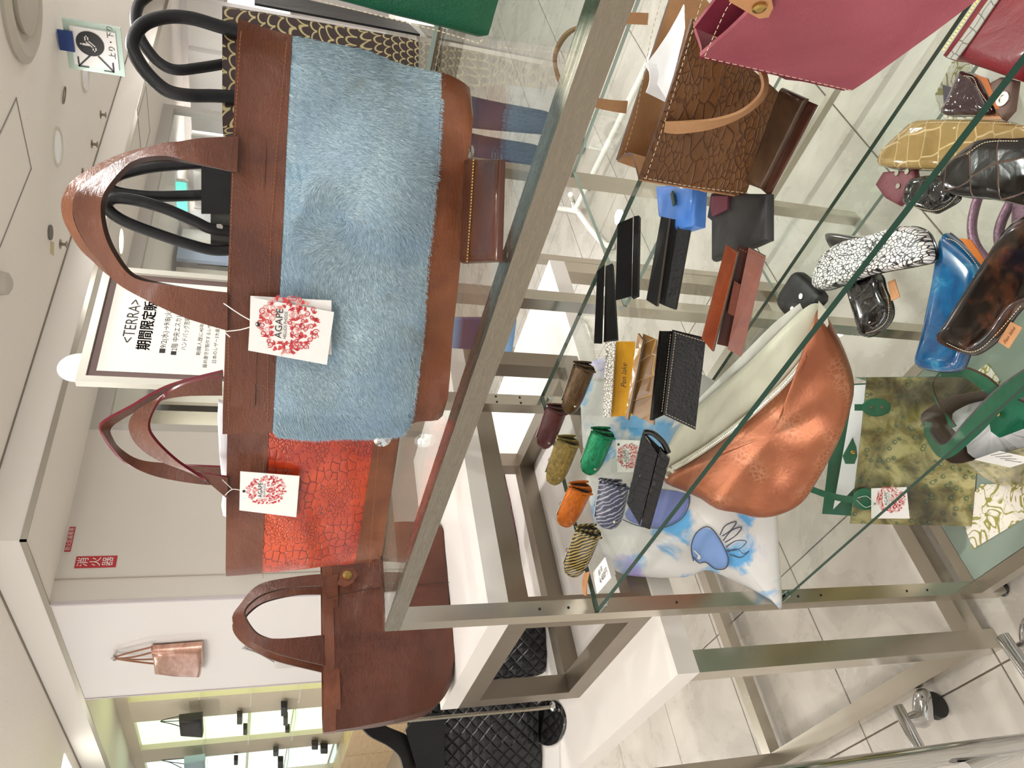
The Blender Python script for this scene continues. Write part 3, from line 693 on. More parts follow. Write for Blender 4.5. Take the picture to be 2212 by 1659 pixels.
for k in range(105000):
    ti = rnd.uniform(i0, i1); aa = rnd.uniform(-1.2, nc+1.2); i = int(ti); fi = ti-i
    def pt(a, i_):
        if a < 0: return rows[i_][0].lerp(rows[i_][-1], min(1, -a))
        if a > nc: return rows[i_][nc].lerp(rows[i_][nc+1], min(1, a-nc))
        j = int(a); j = min(j, nc-1); return rows[i_][j].lerp(rows[i_][j+1], a-j)
    p = pt(aa, i).lerp(pt(aa, i+1), fi); s = p-wh; s = s-fb.d*s.dot(fb.d); r_ = s.length
    base_d = down*.55+side*(.75+.3*noise.noise(p*9)) if s.dot(side) > -.05 else down*.8+side*.25
    sw = fb.d.cross(s).normalized()+s.normalized()*.5 if r_ > 1e-4 else side
    wgt = math.exp(-(r_/.055)**2)
    dr = (base_d.normalized()*(1-wgt)+sw.normalized()*wgt+V((noise.noise(p*28), noise.noise(p*28+V((7, 0, 0))), noise.noise(p*28+V((0, 9, 0)))))*.4).normalized()
    dr = (dr+V((rnd.gauss(0, .16), rnd.gauss(0, .16), rnd.gauss(0, .16)))); dr = (dr-fb.d*dr.dot(fb.d)).normalized()
    L = rnd.uniform(.006, .011)*(.55 if ti < i0+1.2 else 1); wv = fb.d.cross(dr).normalized()*.00030; o_ = -fb.d
    b0 = len(hv); m_ = p+dr*L*.5+o_*.0010; tp = p+dr*L+o_*rnd.uniform(.0004, .0018)
    hv += [p-wv+o_*.0002, p+wv+o_*.0002, m_+wv*.8, m_-wv*.8, tp]; hf += [(b0, b0+1, b0+2, b0+3), (b0+3, b0+2, b0+4)]
build('hair', hv, hf, HAIR, blue, kind='stuff')
lf = -fb.d*.0022
for a, b_ in (((578, 935), (622, 72)), ((892, 915), (955, 158)), ((493, 938), (522, 45))):
    ia = [0]
    pts = []
    for k in range(30):
        s = .01+.98*k/29; X = a[0]+(b_[0]-a[0])*s; Y = a[1]+(b_[1]-a[1])*s; bend = 14*math.sin(PI*s)*(1 if a[0] != 493 else .6)
        q = fb.on(X-(bend if a[0] != 892 else -4*math.sin(PI*s)), Y); pts.append(q)
    # drop each stitch onto the bulged front
    out_ = []
    for q in pts:
        best = min((((rows[i][j]-q)-fb.d*((rows[i][j]-q).dot(fb.d))).length, i, j) for i in range(nrow) for j in range(nc+1)); rr_ = rows[best[1]][best[2]]
        out_.append(q+fb.d*((rr_-q).dot(fb.d)))
    stitches('stitching', cat(out_, 3), blue, STITCHT, lift=-fb.d*.0022, step=.0036, r=.00032)
def ed(fr, pts): return [fr.on(*p) for p in pts]
REDGE = plain('dark_red_edge', sr(104, 16, 34), .3); BEDGE = plain('dark_brown_edge', sr(48, 26, 18), .4)
A = [(515, 295, -.004), (432, 299, -.006), (388, 308, .0), (337, 317, .01), (236, 364, .03), (169, 418, .03), (165, 472, .03), (189, 523, .03), (216, 560, .025), (252, 606, .012), (320, 648, .0), (400, 686, -.004), (492, 714, -.004)]
B = [(512, 373, -.004), (405, 350, -.008), (351, 341, -.008), (290, 353, -.004), (246, 395, 0), (223, 439, 0), (229, 500, 0), (253, 553, -.002), (290, 596, -.006), (350, 612, -.006), (430, 625, -.004), (492, 632, -.004)]
ribbon('front_handle', ed(fb, A), ed(fb, B), .0045, BROWN, blue, 70, BEDGE)
A = [(505, 300, .05), (400, 312, .055), (300, 326, .06), (230, 351, .06), (169, 386, .05), (145, 414, .05), (137, 446, .05), (145, 482, .05), (175, 533, .05), (205, 562, .05), (238, 592, .05), (330, 650, .05), (480, 700, .05)]
B = [(505, 372, .05), (400, 350, .045), (330, 345, .04), (250, 366, .038), (196, 398, .034), (172, 420, .034), (162, 450, .034), (168, 485, .034), (192, 528, .034), (222, 565, .034), (262, 600, .034), (350, 622, .04), (480, 640, .05)]
ribbon('back_handle', ed(fb, A), ed(fb, B), .0045, BROWNL, blue, 70, BEDGE)
slab('handle_patch', [fb.on(X, Y, -.0) for X, Y in ((487, 712), (505, 712), (505, 632), (487, 632))], .003, BROWN, blue)
hang_tag('white swing tag with red floral circle hanging on the blue hair tote', fb, [(543, 642), (536, 757), (706, 788), (721.6, 674)][0:1]+[] if False else [(536, 757), (543, 642), (721.6, 674), (706, 788)],
         [(538, 752), (541, 639), (716, 649), (716, 766)], (556.4, 700.5), (624, 701), .0315,
         [[(556, 701, -.021), (520, 712, -.016), (485, 716, -.010)], [(556, 700, -.021), (520, 680, -.016), (483, 655, -.010)], [(485, 716, -.010), (490, 722, -.012), (497, 728, -.012)]], -.020, 3)

# --- orange crocodile tote, behind to the left
ORC = croc('orange_croc', sr(146, 34, 12), sr(200, 74, 28), sr(118, 28, 10), (58, 92), .28, .0014, .4, .06, 9, 2.6)
fo = Frame(at(822, 1222, ZT), at(866, 940, ZT))
orange = thing('croc_tote_bag', 'orange-red crocodile tote bag with brown bands and red-edged handles', 'bag', at(850, 1080, ZT))
Lc = [(822, 1220), (808, 1228), (790, 1228), (700, 1239), (600, 1249), (563, 1251), (520, 1256), (487, 1258)]
Rc = [(884, 822), (880, 812), (812, 812), (740, 808), (620, 806), (567, 806), (530, 804), (492, 802)]
rows_o, _ = body(fo, Lc, Rc, [.09, .085, .07, .05], orange, [(0, .19, 'base_band', BROWNL, .0012), (.19, .77, 'croc_panel', ORC, 0), (.77, 1, 'top_band', BROWN, .0012)], zmin=ZT+.0015, bulge=.010, wr=.003, seed=5)
A = [(480, 853, -.004), (400, 854, -.004), (345, 864, .0), (300, 884, .012), (280, 916, .02), (294, 955, .02), (337, 989, .012), (405, 1014, .0), (492, 1030, -.004)]
B = [(480, 813, -.004), (420, 822, -.006), (370, 842, -.006), (340, 872, -.004), (322, 916, -.002), (335, 948, -.002), (381, 993, -.004), (439, 1033, -.006), (492, 1076, -.004)]
ribbon('front_handle', ed(fo, A), ed(fo, B), .004, BROWN, orange, 60, REDGE)
A = [(482, 801, .05), (364, 833, .05), (280, 879, .05), (235, 903, .05), (215, 920, .05), (222, 940, .05), (236, 962, .05), (270, 999, .05), (337, 1029, .05), (439, 1045, .05), (492, 1045, .05)]
B = [(482, 815, .06), (364, 848, .06), (290, 888, .06), (250, 912, .062), (236, 928, .062), (240, 944, .062), (256, 968, .062), (300, 993, .06), (371, 1001, .06), (439, 1006, .05), (492, 1008, .05)]
ribbon('back_handle', ed(fo, A), ed(fo, B), .004, BROWN, orange, 60, REDGE)
sl = [fo.on(X, Y, -.012) for X, Y in ((568, 1246), (566, 1100), (572, 960))]; stitches('stitching', sl, orange, STITCHT, step=.004, r=.0004, lift=-fo.d*.002)
sl = [fo.on(X, Y, -.012) for X, Y in ((797, 1222), (806, 1100), (818, 960))]; stitches('stitching', sl, orange, STITCHT, step=.004, r=.0004, lift=-fo.d*.002)
hang_tag('white swing tag with red floral circle on the orange crocodile tote', fo, [(517, 1102), (519, 1018), (647, 1028), (640, 1117)], None, (527, 1061), (576, 1058), .0285,
         [[(527, 1061, -.018), (502, 1057, -.012), (486, 1070, -.008)], [(502, 1057, -.012), (480, 1036, -.008)]], -.018, 9)
for X_, Y_ in ((826, 948),): MB().lathe(fo.on(X_, Y_, -.016), -fo.d, [(.012, 0), (.012, .002), (.008, .004), (.004, .003)], 20).out('snap', CHROME, orange)
ti = thing('tissue_stuffing', 'white tissue paper poking out of the orange crocodile tote', 'tissue paper', fo.on(487, 1000, .03))
puff('crumpled_sheet', [fo.on(X, Y, .035) for X, Y in ((500, 870), (472, 862), (470, 900), (474, 980), (478, 1028), (500, 1030))], -fo.d, .006, TISSUE, ti, smooth_in=False, wr=.004)
puff('crumpled_sheet', [fo.on(X, Y, .04) for X, Y in ((500, 1070), (482, 1066), (478, 1090), (482, 1112), (500, 1118))], -fo.d, .005, TISSUE, ti, smooth_in=False, wr=.004)

# --- flat zipped pouch lying in front of the blue tote
pz = thing('zip_pouch', 'flat dark brown zipped pouch lying before the blue hair tote', 'pouch', at(1045, 430, ZT))
DBR = leather('dark_brown_leather', sr(58, 30, 20), sr(78, 42, 28), .35, 800, .15, 8, .3)
puff('pouch_body', [at(X, Y, ZT+.0003) for X, Y in ((1016, 345), (1006, 570), (1086, 566), (1092, 345))], (0, 0, 1), .009, DBR, pz, smooth_in=False)
zp = cat([at(X, Y, ZT+.010) for X, Y in ((1024, 345), (1018, 450), (1010, 566))], 20); stitches('zip_teeth', zp, pz, BRASS, r=.0012, step=.0028)
MB().tube([at(1018, 330, ZT+.011)+V((math.cos(a*PI/6)*.006, math.sin(a*PI/6)*.006, 0)) for a in range(13)], .0012, 6).out('ring_pull', NICKEL, pz)

# --- green pebbled bag cut by the picture edge
GREEN = leather('green_pebbled_leather', sr(14, 70, 46), sr(20, 84, 56), .42, 420, .7, 8, .1)
fg = Frame(at(1052, 96, ZT), at(1080, 0, ZT))
gb = thing('green_tote_bag', 'dark green pebbled leather bag with pale stitching, upper picture edge', 'bag', at(1066, 30, ZT))
rows_g, _ = body(fg, [(1052, 97), (1040, 100), (950, 76), (850, 50), (650, 1), (480, -40)], [(1150, -250), (1140, -262), (1000, -290), (850, -310), (650, -335), (480, -350)], [.10, .09, .07, .05], gb, [(0, 1, 'leather_body', GREEN, 0)], zmin=ZT+.0015, bulge=.006, wr=.001, seed=8)
stitches('stitching', [fg.on(X, Y, -.006) for X, Y in ((1042, 84), (1034, 92), (950, 66), (850, 40), (700, 3), (640, -12))], gb, STITCHW, step=.0048, r=.00055, lift=-fg.d*.001)

# --- black bag with gold scale pattern, on the rear rack
SC = NT('gold_scale_pattern'); _uv = SC.coord('UV', (58, 74, 1)); _x = SC.n('ShaderNodeTexNoise'); SC.l(_uv, _x.inputs['Vector']); _x.inputs['Scale'].default_value = .12
_sep = SC.n('ShaderNodeSeparateXYZ'); _ad = SC.n('ShaderNodeVectorMath', operation='ADD'); _sc = SC.n('ShaderNodeVectorMath', operation='SCALE'); SC.l(_x.outputs['Color'], _sc.inputs[0]); _sc.inputs['Scale'].default_value = 5.0
SC.l(_uv, _ad.inputs[0]); SC.l(_sc.outputs[0], _ad.inputs[1]); SC.l(_ad.outputs[0], _sep.inputs[0])
def mth(t, op, a, b=None):
    x = t.n('ShaderNodeMath', operation=op)
    for i, q in ((0, a), (1, b)):
        if q is None: continue
        if hasattr(q, 'is_output'): t.l(q, x.inputs[i])
        else: x.inputs[i].default_value = q
    return x.outputs[0]
row = mth(SC, 'FLOOR', _sep.outputs[1]); sh = mth(SC, 'MULTIPLY', mth(SC, 'MODULO', row, 2.0), .5)
fx = mth(SC, 'SUBTRACT', mth(SC, 'FRACT', mth(SC, 'ADD', _sep.outputs[0], sh)), .5); fy = mth(SC, 'FRACT', _sep.outputs[1])
dd = mth(SC, 'SQRT', mth(SC, 'ADD', mth(SC, 'MULTIPLY', fx, fx), mth(SC, 'MULTIPLY', mth(SC, 'MULTIPLY', fy, fy), .45)))
arc = SC.ramp(dd, [(.40, (0, 0, 0)), (.45, (1, 1, 1)), (.52, (1, 1, 1)), (.57, (0, 0, 0))])
ray_ = SC.ramp(mth(SC, 'ABSOLUTE', mth(SC, 'SINE', mth(SC, 'MULTIPLY', fx, 30.0))), [(.90, (0, 0, 0)), (.98, (.5, .5, .5))])
_c = SC.mix(arc, SC.mix(ray_, sr(18, 17, 18), sr(120, 60, 40)), sr(172, 158, 112))
SC = SC.fin(_c, .55)
sb = thing('scale_print_bag', 'black bag printed with gold fish-scale arcs behind the blue tote', 'bag', at(905, 120, ZT))
fs = Frame(at(905, 225, ZT), at(907, 78, ZT))
body(fs, [(905, 225), (880, 235), (700, 250), (480, 265)], [(907, 78), (880, 70), (700, 36), (480, -2)], [.10, .09, .08, .08], sb, [(0, 1, 'printed_body', SC, 0)], zmin=ZT+.0015, bulge=.004, wr=.0006, seed=11, nrow=16)
slab('side_gusset', [fs.on(X, Y, o_) for X, Y, o_ in ((907, 76, .001), (550, 9, .001), (550, -24, .09), (880, 50, .09))], .003, BLACK, sb)
def px_tube(nm, fr, pts, r, mat, par, n=6): return MB().tube(cat([fr.on(*p) for p in pts], n), r, 10).out(nm, mat, par, smooth=1.0)
px_tube('front_handle', fs, [(520, 70, -.006), (474, 57, -.008), (416, 40, -.01), (367, 36, -.01), (322, 46, -.01), (297, 66, -.01), (286, 98, -.01), (298, 130, -.01), (325, 166, -.01), (362, 196, -.01), (408, 206, -.01), (464, 207, -.008), (520, 210, -.006)], .0085, BLACK, sb)
px_tube('back_handle', fs, [(520, -30, .08), (430, -45, .08), (350, -25, .08), (308, 0, .08), (296, 20, .08), (293, 48, .08), (302, 80, .08), (322, 112, .08), (345, 136, .08), (380, 151, .08), (435, 146, .08), (520, 132, .08)], .0075, BLACK, sb)
# --- small black bag seen through the blue tote's handles
kb = thing('black_box_bag', 'small black leather bag with looped handles seen between the brown handles', 'bag', at(900, 440, ZT))
P3 = V((-.80, 1.20, ZT)); fk = Frame(P3, P3+fb.b*.2)
body(fk, [(900, 545), (700, 545), (520, 542), (455, 538)], [(900, 345), (700, 345), (520, 345), (455, 345)], [.08, .08, .07, .06], kb, [(0, 1, 'leather_body', leather('charcoal_leather', sr(58, 58, 54), sr(78, 78, 70), .5, 600, .3), 0)], zmin=ZT+.0015, nrow=10, bulge=.002, wr=.001)
slab('flap', [fk.on(X, Y, -.006) for X, Y in ((435, 462), (435, 345), (640, 345), (640, 462))], .004, BLACK, kb)
px_tube('rear_handle', fk, [(445, 352, .02), (380, 356, .02), (320, 362, .02), (262, 376, .02), (238, 392, .02), (240, 408, .02), (270, 418, .02), (340, 424, .02), (445, 421, .02)], .0095, BLACK, kb)
px_tube('front_handle', fk, [(500, 500, -.01), (455, 494, -.012), (420, 478, -.012), (360, 452, -.012), (300, 434, -.012), (250, 428, -.012), (232, 438, -.012), (236, 455, -.012), (270, 478, -.012), (340, 505, -.012), (410, 528, -.012), (460, 540, -.01), (500, 540, -.01)], .0095, BLACK, kb)
MB().lathe(fk.on(475, 490, -.018), -fk.d, [(.006, 0), (.005, .002)], 14).out('rivet', NICKEL, kb)

# ================================================================== PLAIN BROWN TOTE ON THE RISER TABLE
ZA = 1.065
f6 = Frame(at(985, 1440, ZA), at(957, 1140, ZA))
b6 = thing('brown_tote_bag', 'plain glossy brown leather tote bag standing on the white riser table', 'bag', at(970, 1300, ZA))
body(f6, [(985, 1442), (972, 1486), (940, 1524), (870, 1547), (780, 1566), (700, 1578)], [(955, 1128), (952, 1122), (940, 1120), (870, 1122), (780, 1126), (695, 1132)], [.10, .09, .07, .04], b6, [(0, .94, 'leather_body', BROWN2, 0), (.94, 1, 'top_binding', BROWN, .0015)], zmin=ZA+.0015, bulge=.012, wr=.005, seed=14)
stitches('seam', cat([f6.on(X, Y, -.014) for X, Y in ((705, 1293), (760, 1280), (820, 1270), (970, 1258))], 6), b6, BEDGE, r=.0011, step=.002)
A = [(700, 1240, 0), (640, 1246, 0), (560, 1264, .01), (519, 1308, .02), (503, 1336, .02), (519, 1366, .02), (560, 1394, .01), (600, 1413, 0), (700, 1438, 0)]
B = [(700, 1266, 0), (640, 1268, 0), (575, 1282, -.004), (541, 1304, -.004), (529, 1324, -.004), (540, 1350, -.004), (562, 1372, -.004), (605, 1380, 0), (700, 1372, 0)]
ribbon('front_handle', ed(f6, A), ed(f6, B), .004, BROWN2, b6, 50, BEDGE)
ribbon('back_handle', [p+f6.d*.05 for p in ed(f6, A)], [p+f6.d*.05 for p in ed(f6, B)], .004, BROWN, b6, 50, BEDGE)
slab('snap_tab', inset([f6.on(X, Y, -.018) for X, Y in ((728, 1262), (740, 1230), (760, 1226), (774, 1240), (762, 1260), (745, 1268))], 1), .003, BROWN, b6)
MB().lathe(f6.on(750, 1243, -.02), -f6.d, [(.009, 0), (.009, .002), (.004, .003)], 18).out('snap', BRASS, b6)

# ================================================================== SHELF ONE: KEY CASES AND WALLETS
def key_case(lab, gx, gy, fx_, fy_, rpx, mat, trim, lift=.0, flip=1, strap=None):
    """folded key case: accordion end at g, closed end at f; stands on the glass shelf"""
    d = (at(gx, gy, Z1)-CAM).length; R = rpx/FPX*d*.93
    g0 = at(gx, gy, Z1+R); f0_ = at(fx_, fy_, Z1+R*.9); a = (f0_-g0); L = a.length; a.normalize(); up = V((0, 0, 1)); c = a.cross(up).normalized()
    if c.dot(CAM-g0) < 0: c = -c
    th = thing('key_case', lab, 'key case', V((g0.x, g0.y, Z1)), 'small folded key cases on the upper glass shelf')
    N = 20; rows = []; K = 12
    for i in range(K+1):
        t = i/K; sc_ = (1, 1.0, 1.0, .99, .98, .97, .96, .94, .91, .86, .78, .62, .34)[i]; o_ = g0+a*L*(t if t < .9 else .9+(t-.9)*.8)
        ring = []
        for j in range(N):
            an = 2*PI*j/N; x = math.cos(an); y = math.sin(an)
            w_ = .80*(1-.55*max(0, (y+.25)/1.25)); q = o_+c*(x*R*w_*sc_)+up*(y*R*sc_*(1.18 if y > 0 else .98))-a*(R*.30*max(0, y) if i == 0 else 0)
            q.z = max(q.z, Z1+.0008); ring.append(q)
        rows.append(ring)
    v = [q for r_ in rows for q in r_]; f = [(i*N+j, i*N+(j+1) % N, (i+1)*N+(j+1) % N, (i+1)*N+j) for i in range(K) for j in range(N)]
    f.append(tuple(K*N+j for j in range(N)))
    b0 = len(v); v += [q+a*.003+(g0-q)*.08 for q in rows[0]]; f += [(j, b0+j, b0+(j+1) % N, (j+1) % N) for j in range(N)]; f.append(tuple(b0+j for j in range(N-1, -1, -1)))
    build('leather_body', v, f, mat, th, smooth=.9)
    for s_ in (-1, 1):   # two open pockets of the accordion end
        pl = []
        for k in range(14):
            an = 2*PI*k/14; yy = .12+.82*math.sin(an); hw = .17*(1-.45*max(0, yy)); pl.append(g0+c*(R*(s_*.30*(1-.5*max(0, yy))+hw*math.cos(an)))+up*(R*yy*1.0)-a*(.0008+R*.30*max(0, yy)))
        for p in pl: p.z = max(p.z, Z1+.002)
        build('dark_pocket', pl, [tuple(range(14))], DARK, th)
    for s_ in (-.66, 0, .66):   # folds between them
        pts = [g0+c*(R*s_*(1-.6*max(0, t_)))+up*(R*t_*1.08)-a*(.0025+R*.30*max(0, t_)) for t_ in (-.75, -.3, .2, .7, 1.02)]
        for p in pts: p.z = max(p.z, Z1+.003)
        MB().tube(cat(pts, 4), [.0026-.0014*abs(k/16-.5) for k in range(17)], 8).out('gusset_fold', mat, th, smooth=1.0)
    # flap laid over the far side with a pale edge
    fl_ = []
    for k in range(9):
        t = k/8; fl_.append(g0+a*L*(.12+.62*t)-c*(R*.66)+up*(R*(.15+.18*math.sin(PI*t))))
    tp = [g0+a*L*(.12+.62*k/8)-c*(R*.15)+up*R*1.12 for k in range(9)]
    ribbon('flap', tp, fl_, .0016, mat, th, 16, trim)
    MB().tube(cat(fl_, 3), .0011, 6).out('piped_edge', trim, th)
    for t in (.42, .74):
        p = g0+a*L*t+c*(R*.60)*1.0+up*(-R*.1); MB().lathe(p-c*.001, c, [(.0030, 0), (.0030, .0015), (.0012, .0026)], 10).out('stud', NICKEL, th)
    p = g0+a*L*.5-c*(R*.5)+up*R*.95
    MB().lathe(p, (up-c*.4), [(.0034, 0), (.0034, .0012), (.0015, .002)], 10).out('snap', NICKEL, th)
    return th
MET = lambda nm, c1, c2, r=.28: NT(nm)
def foil(nm, c1, c2, rough=.3, met=.35, sc_=60, bump=.5):
    t = NT(nm); o = t.coord(scale=(1, 1, 3)); n_ = t.noise(o, sc_, 4, .6, .8)
    return t.fin(t.mix(t.ramp(n_, [(.35, (0, 0, 0)), (.65, (1, 1, 1))]), c1, c2), rough, t.bump(n_, bump, .0015), met)
GREY = plain('grey_edge', sr(150, 148, 140), .5)
key_case('bronze brown metallic key case with open folded end, rearmost', 1263, 795, 1228, 893, 25, foil('bronze_foil', sr(66, 48, 28), sr(98, 74, 44), .2), GREY)
key_case('maroon leather key case with folded end, left of the green one', 1203, 886, 1174, 968, 24, leather('maroon_leather', sr(70, 30, 30), sr(92, 44, 42), .35, 700, .15, 12, .2), GREY)
key_case('olive furry velvet key case behind the orange one', 1228, 955, 1195, 1046, 26, foil('olive_velvet', sr(92, 76, 26), sr(142, 122, 56), .55, .1, 90), GREY)
key_case('bright orange metallic key case with two silver studs', 1255, 1056, 1219, 1136, 27, foil('orange_foil', sr(168, 82, 12), sr(206, 112, 24), .3), GREY)
ZEB = NT('zebra_stripe'); _o = ZEB.coord(scale=(1, 1, 1)); _w = ZEB.n('ShaderNodeTexWave', wave_type='BANDS', bands_direction='DIAGONAL'); ZEB.l(_o, _w.inputs['Vector']); _w.inputs['Scale'].default_value = 62; _w.inputs['Distortion'].default_value = 5; _w.inputs['Detail Scale'].default_value = .6
ZEB = ZEB.fin(ZEB.ramp(_w.outputs[1], [(.46, sr(28, 26, 16)), (.54, sr(156, 134, 74))]), .12, coat=.7)
key_case('gold and black zebra striped patent key case, front left', 1272, 1150, 1236, 1244, 29, ZEB, GREY)
key_case('metallic emerald green key case', 1303, 938, 1271, 1024, 27, foil('emerald_foil', sr(0, 92, 56), sr(10, 136, 88), .25, .4), GREY)
NAVY = NT('navy_streak'); _w = NAVY.n('ShaderNodeTexWave', wave_type='BANDS', bands_direction='DIAGONAL'); NAVY.l(NAVY.coord(), _w.inputs['Vector']); _w.inputs['Scale'].default_value = 55; _w.inputs['Distortion'].default_value = 7; _w.inputs['Detail'].default_value = 3
NAVY = NAVY.fin(NAVY.ramp(_w.outputs[1], [(.5, sr(52, 54, 74)), (.84, sr(76, 80, 100)), (.97, sr(160, 160, 166))]), .35)
key_case('navy blue key case with white streaks beside the black card case', 1328, 1050, 1314, 1142, 33, NAVY, GREY)
# price card and tan leather tab
c_ = [at(X, Y, Z1+z) for X, Y, z in ((1307, 1204, .022), (1320, 1248, .022), (1290, 1283, .0012), (1281, 1237, .0012))]
pc = thing('price_card', 'white folded price card on the glass shelf corner', 'price card', at(1295, 1250, Z1))
slab('card', [c_[0], c_[1], c_[2], c_[3]], .0008, PAPER, pc)
bk = [c_[0], c_[1], at(1330, 1240, Z1+.0008), at(1316, 1200, Z1+.0008)]
slab('card_back', bk, .0008, PAPER, pc)
nn_ = (c_[1]-c_[0]).cross(c_[3]-c_[0]).normalized()
if nn_.dot(CAM-c_[0]) < 0: nn_ = -nn_
for s_, x0_, y0_, x1_, y1_, sz in (('4,400円', 1297, 1262, 1313, 1238, .0105), ('鍵の革', 1294, 1245, 1302, 1232, .008)):
    O_, E_ = onp(x0_, y0_, c_[0]+nn_*.001, nn_), onp(x1_, y1_, c_[0]+nn_*.001, nn_); text('lettering', s_, sz*1.25, INK, pc, O_, E_-O_, nn_.cross(E_-O_), fit=(E_-O_).length)
tt = thing('leather_tab', 'short tan leather tab beside the striped key case', 'leather tab', at(1265, 1262, Z1))
TAN = leather('natural_tan', sr(186, 132, 88), sr(206, 154, 110), .55, 900, .2)
ribbon('tab', [at(1262, 1238, Z1+.012), at(1258, 1260, Z1+.006), at(1260, 1284, Z1+.0015)], [at(1274, 1234, Z1+.012), at(1268, 1262, Z1+.006), at(1267, 1287, Z1+.0015)], .0018, TAN, tt, 12)

def wallet(nm, lab, b0, b1, lean, panels, cat_='wallet', group='wallets standing on the upper glass shelf', zs=Z1, extra=None):
    P0, P1 = at(*b0, zs+.002), at(*b1, zs+.002); fr = Frame(P0, P1, math.radians(lean)); th = thing(nm, lab, cat_, V(((P0.x+P1.x)/2, (P0.y+P1.y)/2, zs)), group)
    for (pn, pts, thk, mat, edge) in panels:
        q = [fr.on(*p) for p in pts]
        for p in q: p.z = max(p.z, zs+thk/2+.0004)
        slab(pn, q, thk, mat, th, edge)
    return th, fr
SUEDE = plain('black_lining', sr(18, 16, 16), .75)
CROCB = croc('black_croc', sr(9, 8, 8), sr(16, 14, 13), sr(44, 38, 34), (95, 60), .26, .002, .15, .045, 9, None, .35)
STRI = leather('black_grain_leather', sr(11, 11, 12), sr(19, 19, 20), .38, 260, .6)
EDGED = plain('grey_cut_edge', sr(92, 82, 72), .6)
CG2 = leather('glossy_cognac', sr(96, 38, 18), sr(132, 62, 30), .26, 900, .08, 10, .35)
# black card case with croc squares
th, fr = wallet('card_case', 'black crocodile card case standing open at the shelf front', (1453, 990), (1410, 1140), 22,
    [('front_flap', [(1388, 933), (1420, 978), (1382, 1134), (1354, 1086)], .005, CROCB, BLACKG),
     ('rear_cover', [(1426, 966, .004), (1453, 990, .004), (1411, 1141, .004), (1384, 1134, .004)], .007, CROCB, BLACKG),
     ('spine', [(1390, 933, .012), (1452, 985, .012), (1410, 1138, .012), (1356, 1084, .012)], .004, SUEDE, None)])
px_tube('rolled_end', fr, [(1391, 934, .006), (1410, 936, .008), (1432, 955, .010), (1444, 978, .008)], .004, BLACKG, th)
th, fr = wallet('long_wallet', 'black pebbled long wallet, rear left of the standing wallets', (1331, 574), (1341, 734), 22,
    [('flap', [(1290, 587), (1306, 573), (1301, 742), (1283, 741)], .005, STRI, SUEDE), ('inner_fold', [(1308, 580, .006), (1318, 575, .006), (1322, 738, .006), (1304, 739, .006)], .003, SUEDE, None),
     ('body', [(1310, 578, .004), (1331, 572, .002), (1341, 734, .002), (1312, 738, .004)], .012, STRI, SUEDE)])
th, fr = wallet('long_wallet', 'smooth black long wallet propped half in front of the pebbled one', (1391, 470), (1388, 640), 22,
    [('flap', [(1334, 484), (1367, 470), (1364, 640), (1329, 649)], .005, BLACK, SUEDE), ('body', [(1371, 470, .003), (1391, 469, .003), (1388, 640, .003), (1367, 645, .003)], .014, STRI, SUEDE)])
th, fr = wallet('long_wallet', 'black streaked wallet standing partly open near the brown tote', (1501, 482), (1467, 669), 22,
    [('flap', [(1430, 468), (1447, 472, -.012), (1421, 662, -.012), (1398, 648)], .004, BLACK, EDGED), ('inner_fold', [(1446, 472, .006), (1470, 476, .006), (1440, 662, .006), (1418, 652, .006)], .004, SUEDE, None),
     ('body', [(1468, 476, .003), (1502, 482, 0), (1467, 669, 0), (1438, 660, .003)], .012, STRI, SUEDE)])
th, fr = wallet('card_case', 'cognac brown leather card case standing open with a stitched patch', (1661, 556), (1609, 769), 22,
    [('flap', [(1570, 528), (1595, 544, -.016), (1541, 759, -.016), (1517, 731)], .003, CG2, EDGED),
     ('lining', [(1594, 530, .006), (1625, 538, .006), (1580, 750, .006), (1549, 743, .006)], .003, leather('deep_brown_lining', sr(58, 24, 14), sr(76, 34, 20), .35, 900, .1), None),
     ('body', [(1618, 534, .003), (1661, 554, 0), (1609, 769, 0), (1572, 752, .003)], .012, CG2, EDGED),
     ('patch', [(1586, 606, -.001), (1608, 620, -.001), (1591, 686, -.001), (1572, 676, -.001)], .0012, CG2, STITCHT)])
stitches('stitching', [fr.on(*p) for p in ((1574, 535, -.003), (1592, 547, -.018), (1540, 752, -.018))], th, STITCHT, step=.003, r=.0004, lift=-fr.d*.0012)
stitches('stitching', [fr.on(*p) for p in ((1597, 538, -.004), (1655, 560, -.008))], th, STITCHT, step=.003, r=.0004, lift=-fr.d*.001)
YEL = leather('mustard_leather', sr(188, 134, 14), sr(206, 152, 26), .45, 900, .1)
WCR = NT('white_crinkle'); _v = WCR.vor(WCR.coord(scale=(1, 1, 1)), 260).outputs[0]
WCR = WCR.fin(WCR.ramp(_v, [(.05, sr(120, 112, 100)), (.14, sr(226, 222, 214))]), .5, WCR.bump(_v, .5, .001))
th, fr = wallet('card_case', 'white crinkled card case open to a mustard yellow inside', (1373, 738), (1368, 898), 22,
    [('white_cover', [(1309, 739, -.002), (1331, 737, -.008), (1320, 901, -.008), (1304, 900, -.002)], .004, WCR, WCR), ('yellow_inside', [(1330, 738, .006), (1373, 738, .0), (1368, 898, .0), (1321, 900, .006)], .005, YEL, WCR),
     ('yellow_pocket', [(1349, 742, .0), (1372, 742, -.002), (1366, 896, -.002), (1345, 898, .0)], .002, YEL, None)])
o_ = fr.on(1352, 838, -.006); text('lettering', 'Pen lake', .011, INK, th, o_, -fr.b if fr.b.dot(_r) < 0 else fr.b, fr.up, shear=.3)
TCROC = croc('tan_croc', sr(122, 84, 38), sr(158, 116, 62), sr(196, 158, 100), (50, 34), .14, .002, .6, .05, 8, None, .3)
